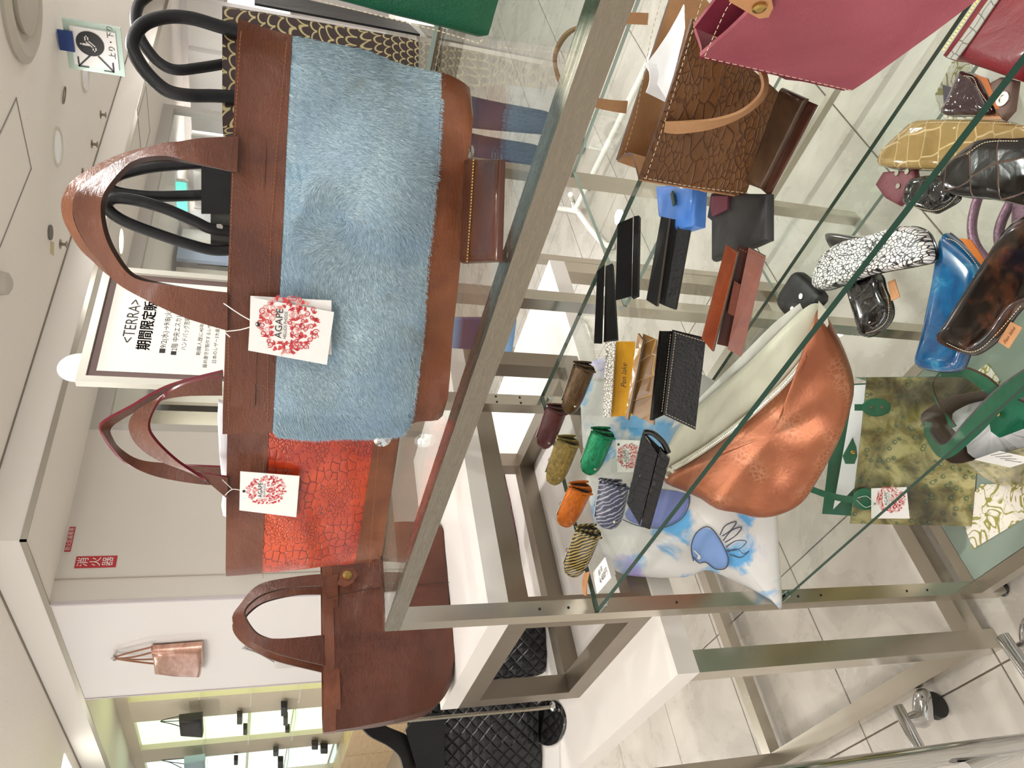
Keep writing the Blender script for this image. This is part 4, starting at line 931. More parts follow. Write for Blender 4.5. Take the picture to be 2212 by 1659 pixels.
th, fr = wallet('card_case', 'tan crocodile card case standing open between yellow and black ones', (1423, 734), (1417, 918), 22,
    [('flap', [(1380, 720, .004), (1391, 736, -.012), (1358, 907, -.012), (1352, 903, .004)], .003, TCROC, EDGED), ('body', [(1390, 721, .006), (1423, 734, 0), (1417, 918, 0), (1364, 893, .006)], .008, TCROC, EDGED),
     ('window', [(1396, 790, .0), (1410, 792, -.003), (1403, 846, -.003), (1388, 842, .0)], .0012, TCROC, WHITE)])
th, fr = wallet('long_wallet', 'black grained wallet with white stitching, opened wide at the front', (1525, 734), (1503, 927), 22,
    [('left_cover', [(1427, 715, -.016), (1452, 715, .006), (1431, 896, .006), (1406, 908, -.016)], .004, STRI, BLACKG), ('right_cover', [(1454, 715, .006), (1526, 734, -.002), (1503, 928, -.002), (1433, 895, .006)], .006, STRI, BLACKG),
     ('rear_fold', [(1452, 712, .014), (1524, 728, .012), (1502, 920, .012), (1440, 892, .014)], .003, STRI, None)])
for a_, b_ in (((1459, 722, .001), (1438, 890, .001)), ((1448, 722, .001), (1429, 888, .001)), ((1438, 893, .0), (1500, 922, -.007)), ((1456, 718, .0), (1520, 737, -.007))):
    stitches('stitching', [fr.on(*a_), fr.on(*b_)], th, STITCHW, step=.0034, r=.0004, lift=-fr.d*.0035)

# ------------------------------------------------------------------ brown embossed tote, pink bag, things behind
PCROC = croc('brown_embossed_croc', sr(98, 62, 30), sr(120, 80, 44), sr(88, 54, 28), (48, 84), .40, .0011, .0, .10, 7, 1.8, .7)
NAT = leather('natural_suede', sr(164, 120, 82), sr(186, 142, 102), .7, 500, .4)
fp = Frame(at(1612, 425, Z1), at(1688, 190, Z1))
pt_ = thing('embossed_tote_bag', 'brown crocodile embossed tote with flat tan handles, white tissue inside', 'bag', at(1650, 300, Z1))
def gridslab(nm, fr, corners, nu, nv, thk, mats, parent, bow=0, zmin=None, side=1):
    """slab on a frame from four (X,Y,off) corners: bottom-left, bottom-right, top-right, top-left; gently bowed"""
    c = [fr.on(*p) for p in corners]; v = []; uv = []; f = []; m = []
    W_ = (c[1]-c[0]).length; H_ = (c[3]-c[0]).length
    for k in (0, 1):
        for j in range(nv+1):
            for i in range(nu+1):
                s, t_ = i/nu, j/nv; p = c[0].lerp(c[1], s).lerp(c[3].lerp(c[2], s), t_)-fr.d*(bow*math.sin(PI*s)*(.3+.7*t_))+fr.d*(thk*k)
                p -= fr.d*.0014*noise.noise(V((s*4, t_*4, 3)))
                if zmin is not None: p.z = max(p.z, zmin)
                v.append(p)
    n1 = (nu+1)*(nv+1); q = lambda i, j, k: k*n1+j*(nu+1)+i
    U = lambda i: v[i]-c[0]; bx = (c[1]-c[0]).normalized(); by = fr.d.cross(bx)
    for k in (0, 1):
        for j in range(nv):
            for i in range(nu):
                a = [q(i, j, k), q(i+1, j, k), q(i+1, j+1, k), q(i, j+1, k)]; f.append(tuple(a if k else a[::-1])); m.append(0)
    for i in range(nu): f += [(q(i, 0, 0), q(i, 0, 1), q(i+1, 0, 1), q(i+1, 0, 0)), (q(i, nv, 0), q(i+1, nv, 0), q(i+1, nv, 1), q(i, nv, 1))]; m += [1, 1]
    for j in range(nv): f += [(q(0, j, 0), q(0, j+1, 0), q(0, j+1, 1), q(0, j, 1)), (q(nu, j, 0), q(nu, j, 1), q(nu, j+1, 1), q(nu, j+1, 0))]; m += [1, 1]
    for a in f:
        for i in a: uv.append((U(i).dot(bx), U(i).dot(by)))
    return build(nm, v, f, mats, parent, mi=m, uvs=uv, smooth=.7), c
zb = Z1+.0015
DKB = plain('dark_cut_edge', sr(74, 38, 22), .45)
gridslab('front_panel', fp, [(1612, 425, 0), (1684, 200, 0), (1496, 40, 0), (1381, 388, 0)], 16, 12, .004, [PCROC, DKB], pt_, .004, zb)
gridslab('back_panel', fp, [(1600, 425, .085), (1680, 190, .085), (1470, -70, .10), (1333, 346, .10)], 12, 8, .004, [NAT, DKB], pt_, 0, zb)
gridslab('base_panel', fp, [(1612, 425, .004), (1684, 200, .004), (1674, 206, .084), (1600, 425, .084)], 6, 3, .003, [NAT, DKB], pt_, 0, zb)
A = [fp.on(1381, 388, .004), fp.on(1372, 352, .03), fp.on(1366, 334, .05), fp.on(1350, 334, .075), fp.on(1334, 347, .098)]
B = [fp.on(1606, 425, .006), fp.on(1600, 400, .03), fp.on(1598, 398, .05), fp.on(1596, 404, .07), fp.on(1592, 424, .084)]
for p in B: p.z = max(p.z, zb+.003)
ribbon('side_gusset', A, B, .003, NAT, pt_, 24, DKB)
stitches('stitching', [fp.on(X, Y, -.001) for X, Y in ((1393, 385), (1450, 210), (1504, 30), (1520, -20))], pt_, STITCHW, step=.0062, r=.00045, lift=-fp.d*.003)
stitches('stitching', [fp.on(X, Y, -.001) for X, Y in ((1388, 383), (1500, 403), (1612, 416))], pt_, STITCHW, step=.0062, r=.00045, lift=-fp.d*.003)
stitches('stitching', [fp.on(X, Y, .095) for X, Y in ((1346, 335), (1372, 250), (1390, 150), (1408, 60), (1425, 0))], pt_, STITCHW, step=.0062, r=.00045, lift=-fp.d*.003)
A = [(1437, 262, -.006), (1470, 262, -.014), (1540, 258, -.03), (1600, 240, -.045), (1640, 205, -.05), (1646, 170, -.05), (1620, 130, -.045), (1560, 80, -.03), (1497, 46, -.008)]
B = [(1434, 286, -.006), (1470, 288, -.012), (1540, 276, -.02), (1600, 252, -.03), (1648, 214, -.036), (1657, 170, -.038), (1630, 118, -.035), (1566, 66, -.02), (1502, 70, -.008)]
ribbon('front_handle', ed(fp, A), ed(fp, B), .003, NAT, pt_, 50, NAT)
A = [(1356, 218, .097), (1320, 216, .10), (1278, 208, .105), (1225, 190, .12), (1203, 150, .13), (1205, 110, .13), (1240, 66, .12), (1330, 30, .10), (1400, 28, .097)]
B = [(1352, 245, .097), (1320, 240, .10), (1275, 228, .105), (1220, 196, .115), (1199, 150, .12), (1201, 105, .12), (1236, 62, .115), (1330, 52, .10), (1398, 54, .097)]
ribbon('back_handle', ed(fp, A), ed(fp, B), .003, NAT, pt_, 50, NAT)
tp = thing('tissue_stuffing', 'white tissue paper crumpled inside the brown embossed tote', 'tissue paper', fp.on(1430, 150, .04))
gridslab('crumpled_sheet', fp, [(1440, 215, .02), (1480, 60, .02), (1478, 10, .05), (1395, 142, .05)], 10, 10, .002, [TISSUE, TISSUE], tp, .006)
gridslab('crumpled_sheet', fp, [(1440, 222, .03), (1470, 130, .03), (1400, 140, .045), (1396, 200, .045)], 8, 8, .002, [TISSUE, TISSUE], tp, .008)
db = thing('folded_leather_pouch', 'dark brown glossy folded leather pouch below the embossed tote', 'pouch', at(1700, 320, Z1))
DG = leather('glossy_umber', sr(62, 44, 30), sr(92, 68, 50), .22, 900, .06, 10, .4)
wp = [at(1694, 190, Z1+.004), at(1748, 214, Z1+.004), at(1650, 410, Z1+.004), at(1618, 398, Z1+.004)]
puff('outer_flap', wp, (0, 0, 1), .007, DG, db, smooth_in=False)
puff('under_flap', [p-V((0, 0, .0034)) for p in (at(1700, 200, Z1+.004), at(1762, 226, Z1+.004), at(1658, 424, Z1+.004), at(1640, 408, Z1+.004))], (0, 0, 1), .003, DBR, db, smooth_in=False)
PINK = leather('dusty_pink_suede', sr(140, 66, 78), sr(164, 88, 98), .6, 600, .4, 5)
PINKD = leather('deep_pink_suede', sr(112, 34, 52), sr(130, 44, 62), .7, 600, .4, 5)
fq = Frame(at(1842, 197, Z1), at(2108, 0, Z1))
pk = thing('pink_tote_bag', 'dusty pink leather bag with tan snap tab, upper right of the rack', 'bag', at(1900, 120, Z1))
gridslab('front_panel', fq, [(1842, 197, 0), (2260, -115, 0), (1800, -190, 0), (1512, 122, 0)], 16, 14, .004, [PINK, PINK], pk, .008, zb)
gridslab('back_panel', fq, [(1800, 190, .045), (2200, -120, .045), (1700, -200, .04), (1500, 60, .04)], 10, 8, .004, [PINKD, PINK], pk, 0, zb)
ribbon('side_gusset', [fq.on(1512, 122, .003), fq.on(1514, 104, .025), fq.on(1500, 62, .05)], [p if p.z > zb+.003 else V((p.x, p.y, zb+.003)) for p in (fq.on(1840, 196, .004), fq.on(1825, 190, .035), fq.on(1800, 190, .066))], .003, PINKD, pk, 16, PINK)
stitches('stitching', [fq.on(X, Y, -.004) for X, Y in ((1522, 116), (1700, 156), (1838, 187))], pk, STITCHW, step=.007, r=.0004, lift=-fq.d*.004)
stitches('stitching', [fq.on(X, Y, -.004) for X, Y in ((1522, 112), (1545, 60), (1568, 10), (1590, -20))], pk, STITCHW, step=.007, r=.0004, lift=-fq.d*.004)
slab('snap_tab', [fq.on(X, Y, -.011) for X, Y in ((1575, 0), (1570, -40), (1660, -40), (1670, 14), (1660, 34), (1640, 37), (1620, 26))], .003, TAN, pk, TAN)
MB().lathe(fq.on(1640, 15, -.0135), -fq.d, [(.0055, 0), (.0055, .002), (.003, .003)], 20).out('snap', BRASS, pk)
# things at the back of shelf one
blr = thing('rolled_blue_case', 'bright blue rolled leather case lying behind the black wallets', 'case', at(1490, 450, Z1))
px = [at(1440, 404, Z1+.002), at(1528, 398, Z1+.002), at(1524, 492, Z1+.002), at(1478, 506, Z1+.002), at(1446, 470, Z1+.002)]
puff('blue_body', px, (0, 0, 1), .022, leather('azure_leather', sr(64, 118, 204), sr(88, 144, 226), .4, 800, .1, 8, .2), blr, smooth_in=False)
gt = thing('green_leather_tab', 'dark green leather tab lying on the blue rolled case', 'leather tab', at(1445, 440, Z1+.03))
slab('tab', [at(X, Y, Z1+z) for X, Y, z in ((1434, 448, .004), (1453, 412, .028), (1459, 440, .028), (1440, 466, .004))], .002, leather('bottle_green', sr(40, 62, 50), sr(58, 82, 66), .5, 400, .4), gt)
cf = thing('charcoal_case', 'charcoal leather folder with maroon end behind the cognac case', 'case', at(1610, 480, Z1))
CHL = leather('charcoal_hide', sr(44, 44, 44), sr(58, 58, 58), .45, 700, .2)
gp = [at(X, Y, Z1+.001) for X, Y in ((1548, 418), (1672, 420), (1672, 520), (1640, 534), (1550, 566), (1550, 478), (1540, 470))]
puff('charcoal_body', gp, (0, 0, 1), .012, CHL, cf, smooth_in=False)
slab('maroon_end', [at(X, Y, Z1+.015) for X, Y in ((1540, 424), (1574, 424), (1573, 452), (1540, 468), (1536, 440))], .003, leather('maroon_hide', sr(96, 46, 60), sr(112, 58, 72), .5, 500, .3), cf)

# ================================================================== SHELF TWO
# copper belt bag
fc = Frame(at(1745, 1075, Z2), at(1845, 850, Z2), math.radians(38))
COP = NT('copper_snake'); _uv = COP.coord('UV', (120, 120, 1)); _d = COP.vor(_uv, 1, rand=.75).outputs[0]; _n = COP.noise(COP.coord(), 9, 3)
_m = COP.ramp(COP.noise(COP.coord(), 7, 2), [(.5, (0, 0, 0)), (.6, (1, 1, 1))])
_c = COP.mix(COP.ramp(_n, [(.35, (0, 0, 0)), (.65, (1, 1, 1))]), sr(136, 76, 48), sr(170, 104, 70)); _e = COP.ramp(_d, [(.05, (1, 1, 1)), (.11, (0, 0, 0))])
_x = COP.mix(1.0, _e, _m, 'MULTIPLY'); _c = COP.mix(_x, _c, sr(178, 124, 94)); COP = COP.fin(_c, .34, COP.bump(_d, .25, .001), .5)
CREAM = plain('cream_canvas', sr(208, 202, 184), .75)
cb = thing('belt_bag', 'copper metallic snake belt bag with cream zip top, standing on the lower shelf', 'bag', at(1780, 960, Z2))
front = [(1443, 1010), (1442, 1032), (1500, 1062), (1570, 1092), (1640, 1105), (1700, 1096), (1745, 1060), (1790, 1008), (1825, 955), (1845, 895), (1845, 830), (1828, 765), (1800, 705), (1775, 668), (1762, 672), (1760, 720), (1735, 770), (1690, 825), (1620, 890), (1550, 945), (1490, 985)]
def fpts(fr, pts, off, zmin): 
    o = []
    for X, Y in pts:
        p = fr.on(X, Y, off); p.z = max(p.z, zmin); o.append(p)
    return o
puff('copper_front', fpts(fc, front, .0, Z2+.002), -fc.d, .045, COP, cb, k=4, wr=.012)
top = [(1440, 1008), (1446, 960), (1480, 905), (1540, 850), (1610, 790), (1680, 720), (1730, 672), (1760, 655), (1778, 668), (1764, 715), (1736, 768), (1690, 824), (1620, 888), (1550, 943), (1490, 983)]
puff('cream_top', fpts(fc, top, .006, Z2+.002), -fc.d, .028, CREAM, cb, k=4, wr=.006)
zl = cat([fc.on(X, Y, -.036) for X, Y in ((1450, 1008), (1490, 984), (1550, 944), (1620, 889), (1690, 825), (1736, 769), (1762, 715))], 8)
zo = cat([fc.on(X, Y, -.033) for X, Y in ((1456, 1016), (1496, 993), (1557, 952), (1627, 898), (1698, 832), (1744, 775), (1769, 718))], 8)
ribbon('zip_tape', zl, zo, .003, CREAM, cb, 60); stitches('zip_teeth', [(p+q)/2-fc.d*.0025 for p, q in zip(zl, zo)], cb, NICKEL, r=.0012, step=.0034)
MB().lathe(fc.on(1446, 1022, -.035), -fc.d, [(.011, 0), (.011, .003), (.006, .004), (.006, 0)], 20).out('eyelet', CREAM, cb)
slab('tab', [fc.on(X, Y, -.03) for X, Y in ((1768, 650), (1785, 668), (1790, 700), (1782, 715), (1766, 690))], .004, CREAM, cb)
ribbon('webbing_strap', [fc.on(X, Y, .02) for X, Y in ((1450, 925), (1520, 880), (1600, 800), (1680, 720), (1735, 670))], [fc.on(X, Y, .02) for X, Y in ((1460, 905), (1510, 860), (1590, 780), (1670, 700), (1728, 655))], .002, WHITE, cb, 30)

# painted canvas tote
PT = NT('painted_canvas'); _uv = PT.coord('UV', (1, 1, 1)); _n1 = PT.noise(_uv, 13, 4, .55, .4); _n2 = PT.noise(PT.coord('UV', (1, 1, 1), (0, 0, 1.3)), 9, 4, .55, .6)
_c = PT.mix(PT.ramp(_n1, [(.50, (0, 0, 0)), (.60, (1, 1, 1))]), sr(206, 204, 200), sr(92, 158, 206)); _c = PT.mix(PT.ramp(_n2, [(.55, (0, 0, 0)), (.70, (.8, .8, .8))]), _c, sr(158, 138, 200))
PT = PT.fin(_c, .8, PT.bump(PT.noise(PT.coord(), 500, 2), .3, .0006))
CAN = plain('white_canvas', sr(206, 204, 200), .85)
_s = V((-.13, .10, 0)).normalized()*.022; fw = Frame(at(1700, 1300, Z2)+_s, at(1692, 1110, Z2)+_s, math.radians(30))
wt = thing('painted_canvas_tote', 'white canvas tote painted with blue and violet watercolour shapes', 'bag', at(1690, 1200, Z2))
ol = [(1706, 1310), (1665, 1296), (1605, 1264), (1545, 1236), (1520, 1232), (1480, 1246), (1400, 1246), (1330, 1232), (1290, 1165), (1268, 1040), (1256, 900), (1262, 800), (1330, 770), (1450, 780), (1600, 860), (1690, 960), (1690, 1040), (1694, 1110), (1698, 1200)]
pw = [fw.on(X, Y, .0) for X, Y in ol]
for p in pw: p.z = min(max(p.z, Z2+.002), Z1-.045)
puff('canvas_body', pw, -fw.d, .02, PT, wt, k=3, wr=.003)
def drawn(pts, wd=.0011, off=-.0262, nm='ink_outline'):
    return MB().tube(cat([fw.on(X, Y, off) for X, Y in pts], 6), wd, 5).out(nm, plain('grey_ink', sr(72, 78, 96), .7), wt)
drawn([(1498, 1212), (1493, 1180), (1505, 1150), (1530, 1138), (1552, 1160), (1568, 1190), (1574, 1212), (1566, 1228), (1545, 1229), (1525, 1215), (1510, 1216), (1498, 1205)])
for q in (((1555, 1156), (1566, 1136), (1590, 1127), (1580, 1144), (1560, 1158)), ((1562, 1168), (1580, 1146), (1602, 1139), (1590, 1156), (1566, 1172)), ((1568, 1182), (1590, 1168), (1612, 1170), (1596, 1186), (1570, 1190)), ((1572, 1192), (1592, 1186), (1606, 1196), (1618, 1190), (1600, 1204), (1576, 1198))): drawn(q)
drawn([(1486, 1064), (1488, 1090), (1470, 1122), (1430, 1140), (1380, 1136), (1345, 1122)])
puff('blue_shape', [fw.on(X, Y, -.0222) for X, Y in ((1498, 1205), (1494, 1180), (1506, 1152), (1530, 1140), (1551, 1161), (1567, 1190), (1572, 1212), (1564, 1226), (1545, 1227), (1526, 1213), (1510, 1214))], -fw.d, .0008, NT('soft_blue_paint').fin(sr(124, 156, 208), .8), wt, k=3)
puff('violet_shape', [fw.on(X, Y, -.0222) for X, Y in ((1484, 1066), (1486, 1090), (1468, 1120), (1430, 1138), (1380, 1134), (1350, 1110), (1400, 1060))], -fw.d, .0008, NT('soft_violet_paint').fin(sr(118, 128, 184), .8), wt, k=3)
slab('white_eye_mark', [fw.on(X, Y, -.0245) for X, Y in ((1496, 1188), (1502, 1190), (1514, 1202), (1512, 1208), (1506, 1208), (1508, 1200))], .0008, WHITE, wt)
fw2 = Frame(fw.on(1400, 940, -.03), fw.on(1400, 880, -.03), math.radians(30))
hang_tag('white swing tag with red floral circle hanging on the painted canvas tote', fw, [(1334, 1020), (1330, 950), (1388, 952), (1380, 1020)], None, (1336, 960), (1360, 985), .026, [[(1336, 965, -.034), (1318, 975, -.03), (1306, 985, -.026)]], -.034, 21)

# eyeglass cases
def shell(nm, lab, pts, h, mat, edge=None, z=Z2+.001, zt=0, lining=None, cat_='glasses case', group='leather glasses cases on the lower glass shelf', st=None, tabq=None, k=5):
    q = [at(X, Y, z) for X, Y in pts]; c = sum(q, V())/len(q); th = thing(nm, lab, cat_, V((c.x, c.y, z-.001+zt)), group)
    if zt: q = [at(X, Y, z+zt) for X, Y in pts]
    if edge:
        puff('edge_piping', q, (0, 0, 1), .004, edge, th, k=k); qi = inset(q, .985); qi = [p+V((0, 0, .004)) for p in qi]; puff('leather_shell', qi, (0, 0, 1), h, mat, th, k=k)
    else: puff('leather_shell', q, (0, 0, 1), h, mat, th, k=k)
    if st:
        s_ = [at(X, Y, z+zt+.004+h*.7) for X, Y in st]; stitches('stitching', cat(s_, 6), th, STITCHW, step=.0036, r=.0005, lift=V((0, 0, .0015+h*.22)))
    if tabq:
        t4 = [at(X, Y, z+zt+.004) for X, Y in tabq]; slab('leather_label', t4, .0015, TAN, th)
        a = t4[0]; rt_ = (t4[1]-t4[0]); up_ = (t4[0]-t4[3]); text('lettering', 'Pen lake', rt_.length*.24, plain('burnt_ink', sr(120, 66, 44), .7), th, t4[3]+rt_*.08+up_*.35+V((0, 0, .001)), rt_, up_, shear=.35)
    return th
CRK = NT('white_black_crackle'); _v = CRK.vor(CRK.coord('UV', (125, 220, 1)), 1).outputs[0]; _w = CRK.noise(CRK.coord(), 40)
CRK = CRK.fin(CRK.ramp(_v, [(.05, sr(20, 18, 20)), (.12, sr(226, 222, 220))]), .35, CRK.bump(_v, .6, .0012))
BCROC = croc('black_patent_croc', sr(8, 8, 9), sr(16, 16, 17), sr(3, 3, 3), (52, 40), .07, .004, .9, .14, 9, None, .7)
shell('glasses_case', 'black patent crocodile case crossing under the white crackled one', [(1840, 600), (1902, 590), (1918, 628), (1932, 660), (1930, 690), (1905, 718), (1871, 728), (1860, 690)], .014, BCROC, BLACKG,
      st=[(1910, 612), (1924, 650), (1922, 690), (1900, 712), (1876, 720)], tabq=[(1918, 610), (1926, 650), (1944, 641), (1933, 603)])
shell('glasses_case', 'short black patent case end showing behind the crackled case', [(1796, 512), (1804, 504), (1860, 512), (1885, 520), (1880, 555), (1830, 560), (1806, 535)], .014, BLACKG, BLACKG)
shell('glasses_case', 'white and black crackled leather glasses case', [(1766, 620), (1768, 592), (1790, 550), (1830, 524), (1900, 506), (1955, 490), (1990, 491), (2016, 510), (2027, 560), (1990, 575), (1900, 592), (1830, 616), (1790, 628)], .016, CRK, BLACKG, zt=.022)
BLU = NT('mottled_blue_patent'); _n = BLU.noise(BLU.coord(), 28, 5, .6, .8); BLU = BLU.fin(BLU.ramp(_n, [(.35, sr(6, 62, 108)), (.6, sr(14, 88, 134)), (.75, sr(70, 134, 160))]), .14, coat=.7)
shell('glasses_case', 'deep blue mottled patent glasses case with white stitching and orange lining', [(2048, 510), (2068, 513), (2110, 548), (2132, 580), (2128, 640), (2110, 720), (2090, 790), (2062, 805), (2020, 803), (1990, 790), (2004, 740), (2030, 610)], .016, BLU, plain('navy_edge', sr(10, 30, 54), .3), k=3,
      st=[(2050, 516), (2072, 524), (2105, 558), (2124, 590), (2122, 620)])
o_ = thing('orange_case_lining', 'orange suede lining strip inside the open mouth of the blue case', 'case lining', at(2100, 540, Z2+.001))
slab('lining', [at(X, Y, Z2+.0205+.004) for X, Y in ((2074, 514), (2098, 518), (2134, 572), (2128, 582))], .002, leather('orange_suede', sr(180, 100, 40), sr(200, 120, 54), .7), o_)
TOR = NT('tortoise_patent'); _n = TOR.noise(TOR.coord(), 30, 4, .6, .4); TOR = TOR.fin(TOR.ramp(_n, [(.5, sr(20, 10, 7)), (.66, sr(70, 36, 20)), (.78, sr(96, 54, 30))]), .14, coat=.4)
shell('glasses_case', 'dark tortoiseshell patent glasses case with a tan label tab', [(2038, 736), (2060, 700), (2130, 590), (2212, 474), (2290, 480), (2290, 620), (2212, 668), (2165, 730), (2125, 762), (2098, 768), (2060, 755)], .018, TOR, plain('dark_brown_edge2', sr(36, 18, 12), .3), zt=.026, k=4,
      st=[(2052, 742), (2095, 760), (2125, 754), (2160, 722), (2212, 662)], tabq=[(2157, 738), (2184, 695), (2208, 707), (2179, 753)])
TC2 = croc('tan_patent_croc', sr(128, 100, 52), sr(160, 130, 78), sr(206, 178, 128), (36, 26), .1, .0018, .8, .045, 8, None, .25)
shell('glasses_case', 'olive tan patent crocodile glasses case under the black one', [(1912, 362), (1914, 330), (1925, 318), (1960, 285), (1996, 262), (2100, 260), (2170, 262), (2205, 268), (2290, 290), (2290, 372), (2150, 373), (2020, 370)], .018, TC2, plain('tan_edge', sr(92, 64, 34), .35), k=3,
      st=[(1960, 295), (2000, 268), (2100, 266), (2190, 268)], tabq=[(2118, 258), (2120, 238), (2173, 238), (2170, 258)][1:]+[(2118, 258)])
BC3 = croc('dark_brown_patent_croc', sr(10, 7, 6), sr(20, 12, 10), sr(104, 80, 68), (26, 24), .16, .0018, .3, .03, 8, None, .25)
shell('glasses_case', 'nearly black patent case with thin creases lying over the tan one', [(2045, 408), (2050, 375), (2070, 350), (2110, 318), (2140, 302), (2212, 300), (2290, 310), (2290, 445), (2150, 432), (2080, 426)], .018, BC3, plain('black_edge', sr(20, 14, 12), .3), zt=.026, k=3,
      st=[(2095, 335), (2135, 309), (2205, 306)])
shell('glasses_case', 'black bubbled patent case tucked under the dark case', [(1964, 440), (1972, 400), (1992, 384), (2045, 380), (2060, 400), (2078, 430), (2040, 456), (2020, 462), (1990, 452)], .014, BCROC, BLACKG, st=[(1975, 446), (2020, 456), (2050, 446), (2076, 420)])
DPC = NT('dark_plum_patent'); _n = DPC.noise(DPC.coord(), 60, 3); DPC = DPC.fin(sr(44, 26, 32), .1, DPC.bump(_n, .5, .003), coat=.8)
shell('glasses_case', 'dark plum patent case with orange lining below the red bag', [(2047, 250), (2062, 216), (2086, 160), (2100, 158), (2125, 172), (2152, 226), (2154, 250), (2100, 252)], .014, DPC, BLACKG, k=3, st=[(2088, 165), (2108, 170), (2120, 195), (2148, 238)])
o_ = thing('orange_case_lining', 'orange lining strip beside the dark plum case', 'case lining', at(2140, 210, Z2+.001))
slab('lining', [at(X, Y, Z2+.012) for X, Y in ((2104, 160), (2134, 170), (2160, 235), (2152, 236), (2122, 178))], .002, leather('rust_lining', sr(160, 84, 36), sr(186, 104, 48), .6), o_)
fa = thing('novelty_leather_case', 'grey brown leather case with one round eyelet beside the plum case', 'glasses case', at(2180, 200, Z2))
GB = leather('grey_brown_leather', sr(96, 74, 66), sr(116, 92, 82), .55, 600, .3)
puff('leather_shell', [at(X, Y, Z2+.001) for X, Y in ((2150, 180), (2172, 168), (2205, 176), (2196, 240), (2176, 262), (2160, 240))], (0, 0, 1), .012, GB, fa, smooth_in=False)
MB().lathe(at(2167, 214, Z2+.013), (0, 0, 1), [(.009, 0), (.009, .002), (.005, .002), (.005, .0005)], 20).out('eyelet', NICKEL, fa)
mr = thing('maroon_leather_case', 'maroon leather case with small eyelets, under the tan case', 'glasses case', at(1940, 410, Z2))
puff('leather_shell', [at(X, Y, Z2+.001) for X, Y in ((1898, 400), (1915, 372), (1985, 368), (1990, 395), (1950, 446), (1920, 430))], (0, 0, 1), .010, leather('wine_leather', sr(96, 42, 50), sr(114, 56, 64), .5, 500, .3), mr, smooth_in=False)
for X, Y in ((1938, 374), (1960, 371), (1941, 402)): MB().lathe(at(X, Y, Z2+.011), (0, 0, 1), [(.004, 0), (.004, .0016), (.002, .0016)], 14).out('eyelet', NICKEL, mr)
bs = thing('black_folded_leather', 'bundle of thin black leather straps and flaps at the shelf rear', 'leather bundle', at(1730, 640, Z2))
puff('folded_flap', [at(X, Y, Z2+.001) for X, Y in ((1690, 650), (1712, 610), (1730, 588), (1752, 600), (1790, 640), (1770, 668), (1730, 690), (1706, 680))], (0, 0, 1), .018, BLACK, bs, k=3)
for X, Y in ((1731, 640), (1712, 668)): MB().lathe(at(X, Y, Z2+.019), (0, 0, 1), [(.005, 0), (.005, .0016), (.0025, .0016)], 14).out('eyelet', NICKEL, bs)
# red bag lying at the right end of shelf two
RED = leather('deep_red_leather', sr(104, 18, 28), sr(124, 24, 34), .4, 800, .15, 6, .1)
rb = thing('red_zip_bag', 'deep red leather bag with silver crocodile zip band, right picture corner', 'bag', at(2180, 60, Z2))
ro = [at(X, Y, Z2+.03) for X, Y in ((2040, 126), (2085, 60), (2140, -20), (2260, -160), (2420, -60), (2340, 120), (2212, 180), (2120, 148), (2060, 128))]
puff('leather_body', [p-V((0, 0, .029)) for p in ro], (0, 0, 1), .045, RED, rb, smooth_in=False)
SCR = croc('silver_croc', sr(150, 146, 140), sr(176, 172, 166), sr(110, 106, 100), (60, 60), .2, .001, .4, .05, 9, None, .2)
ribbon('croc_band', [at(X, Y, Z2+.048) for X, Y in ((2046, 124), (2085, 72), (2130, 8), (2180, -60))], [at(X, Y, Z2+.048) for X, Y in ((2066, 130), (2104, 78), (2150, 10), (2200, -60))], .002, SCR, rb, 20)
stitches('zip_teeth', [at(X, Y, Z2+.048) for X, Y in ((2038, 108), (2080, 48), (2122, -14))], rb, BRASS, r=.0018, step=.004)

# ================================================================== BOTTOM SHELF
OST = NT('green_ostrich'); _o = OST.coord('UV', (1, 1, 1)); _v = OST.n('ShaderNodeTexVoronoi', feature='F1'); OST.l(_o, _v.inputs['Vector']); _v.inputs['Scale'].default_value = 58
_n = OST.noise(_o, 17, 4, .6, .6); _c = OST.ramp(_n, [(.35, sr(62, 54, 26)), (.48, sr(122, 114, 64)), (.62, sr(178, 168, 116))])
_c = OST.mix(OST.ramp(_v.outputs[0], [(.10, (0, 0, 0)), (.22, (.8, .8, .8)), (.34, (0, 0, 0))]), _c, sr(40, 82, 58)); _big = OST.noise(_o, 5, 2)
_c = OST.mix(OST.ramp(_big, [(.56, (0, 0, 0)), (.66, (.75, .75, .75))]), _c, sr(46, 38, 22))
OST = OST.fin(_c, .3, OST.bump(OST.ramp(_v.outputs[0], [(0, (1, 1, 1)), (.2, (0, 0, 0))]), .8, .002), coat=.3)
GRN = leather('bottle_green_leather', sr(14, 84, 58), sr(22, 102, 72), .4, 800, .15, 8, .1)
FLO = NT('olive_floral_cloth'); _o = FLO.coord('Object', (1, 1, 1)); _n = FLO.noise(_o, 17, 2, .5, 1.6); _n2 = FLO.noise(_o, 30, 2, .5, 2.2)
_a = FLO.ramp(_n, [(.455, (0, 0, 0)), (.475, (1, 1, 1)), (.505, (1, 1, 1)), (.525, (0, 0, 0))]); _b2 = FLO.ramp(_n2, [(.56, (0, 0, 0)), (.58, (.8, .8, .8)), (.60, (0, 0, 0))])
FLO = FLO.fin(FLO.mix(_b2, FLO.mix(_a, sr(214, 206, 196), sr(138, 132, 62)), sr(138, 132, 62)), .85)
f1 = Frame(at(2100, 1136, Z3), at(2120, 830, Z3), math.radians(35))
g1 = thing('ostrich_tote_bag', 'green and gold ostrich tote with round green handle patches on the bottom shelf', 'bag', at(2110, 980, Z3))
zz = Z3+.003
gridslab('front_panel', f1, [(2103, 1137, 0), (2122, 815, 0), (1872, 815, 0), (1836, 1131, 0)], 14, 12, .004, [OST, GRN], g1, .012, zz)
gridslab('back_panel', f1, [(2085, 1132, .05), (2105, 820, .05), (1810, 830, .06), (1776, 1110, .06)], 10, 8, .004, [GRN, GRN], g1, 0, zz)
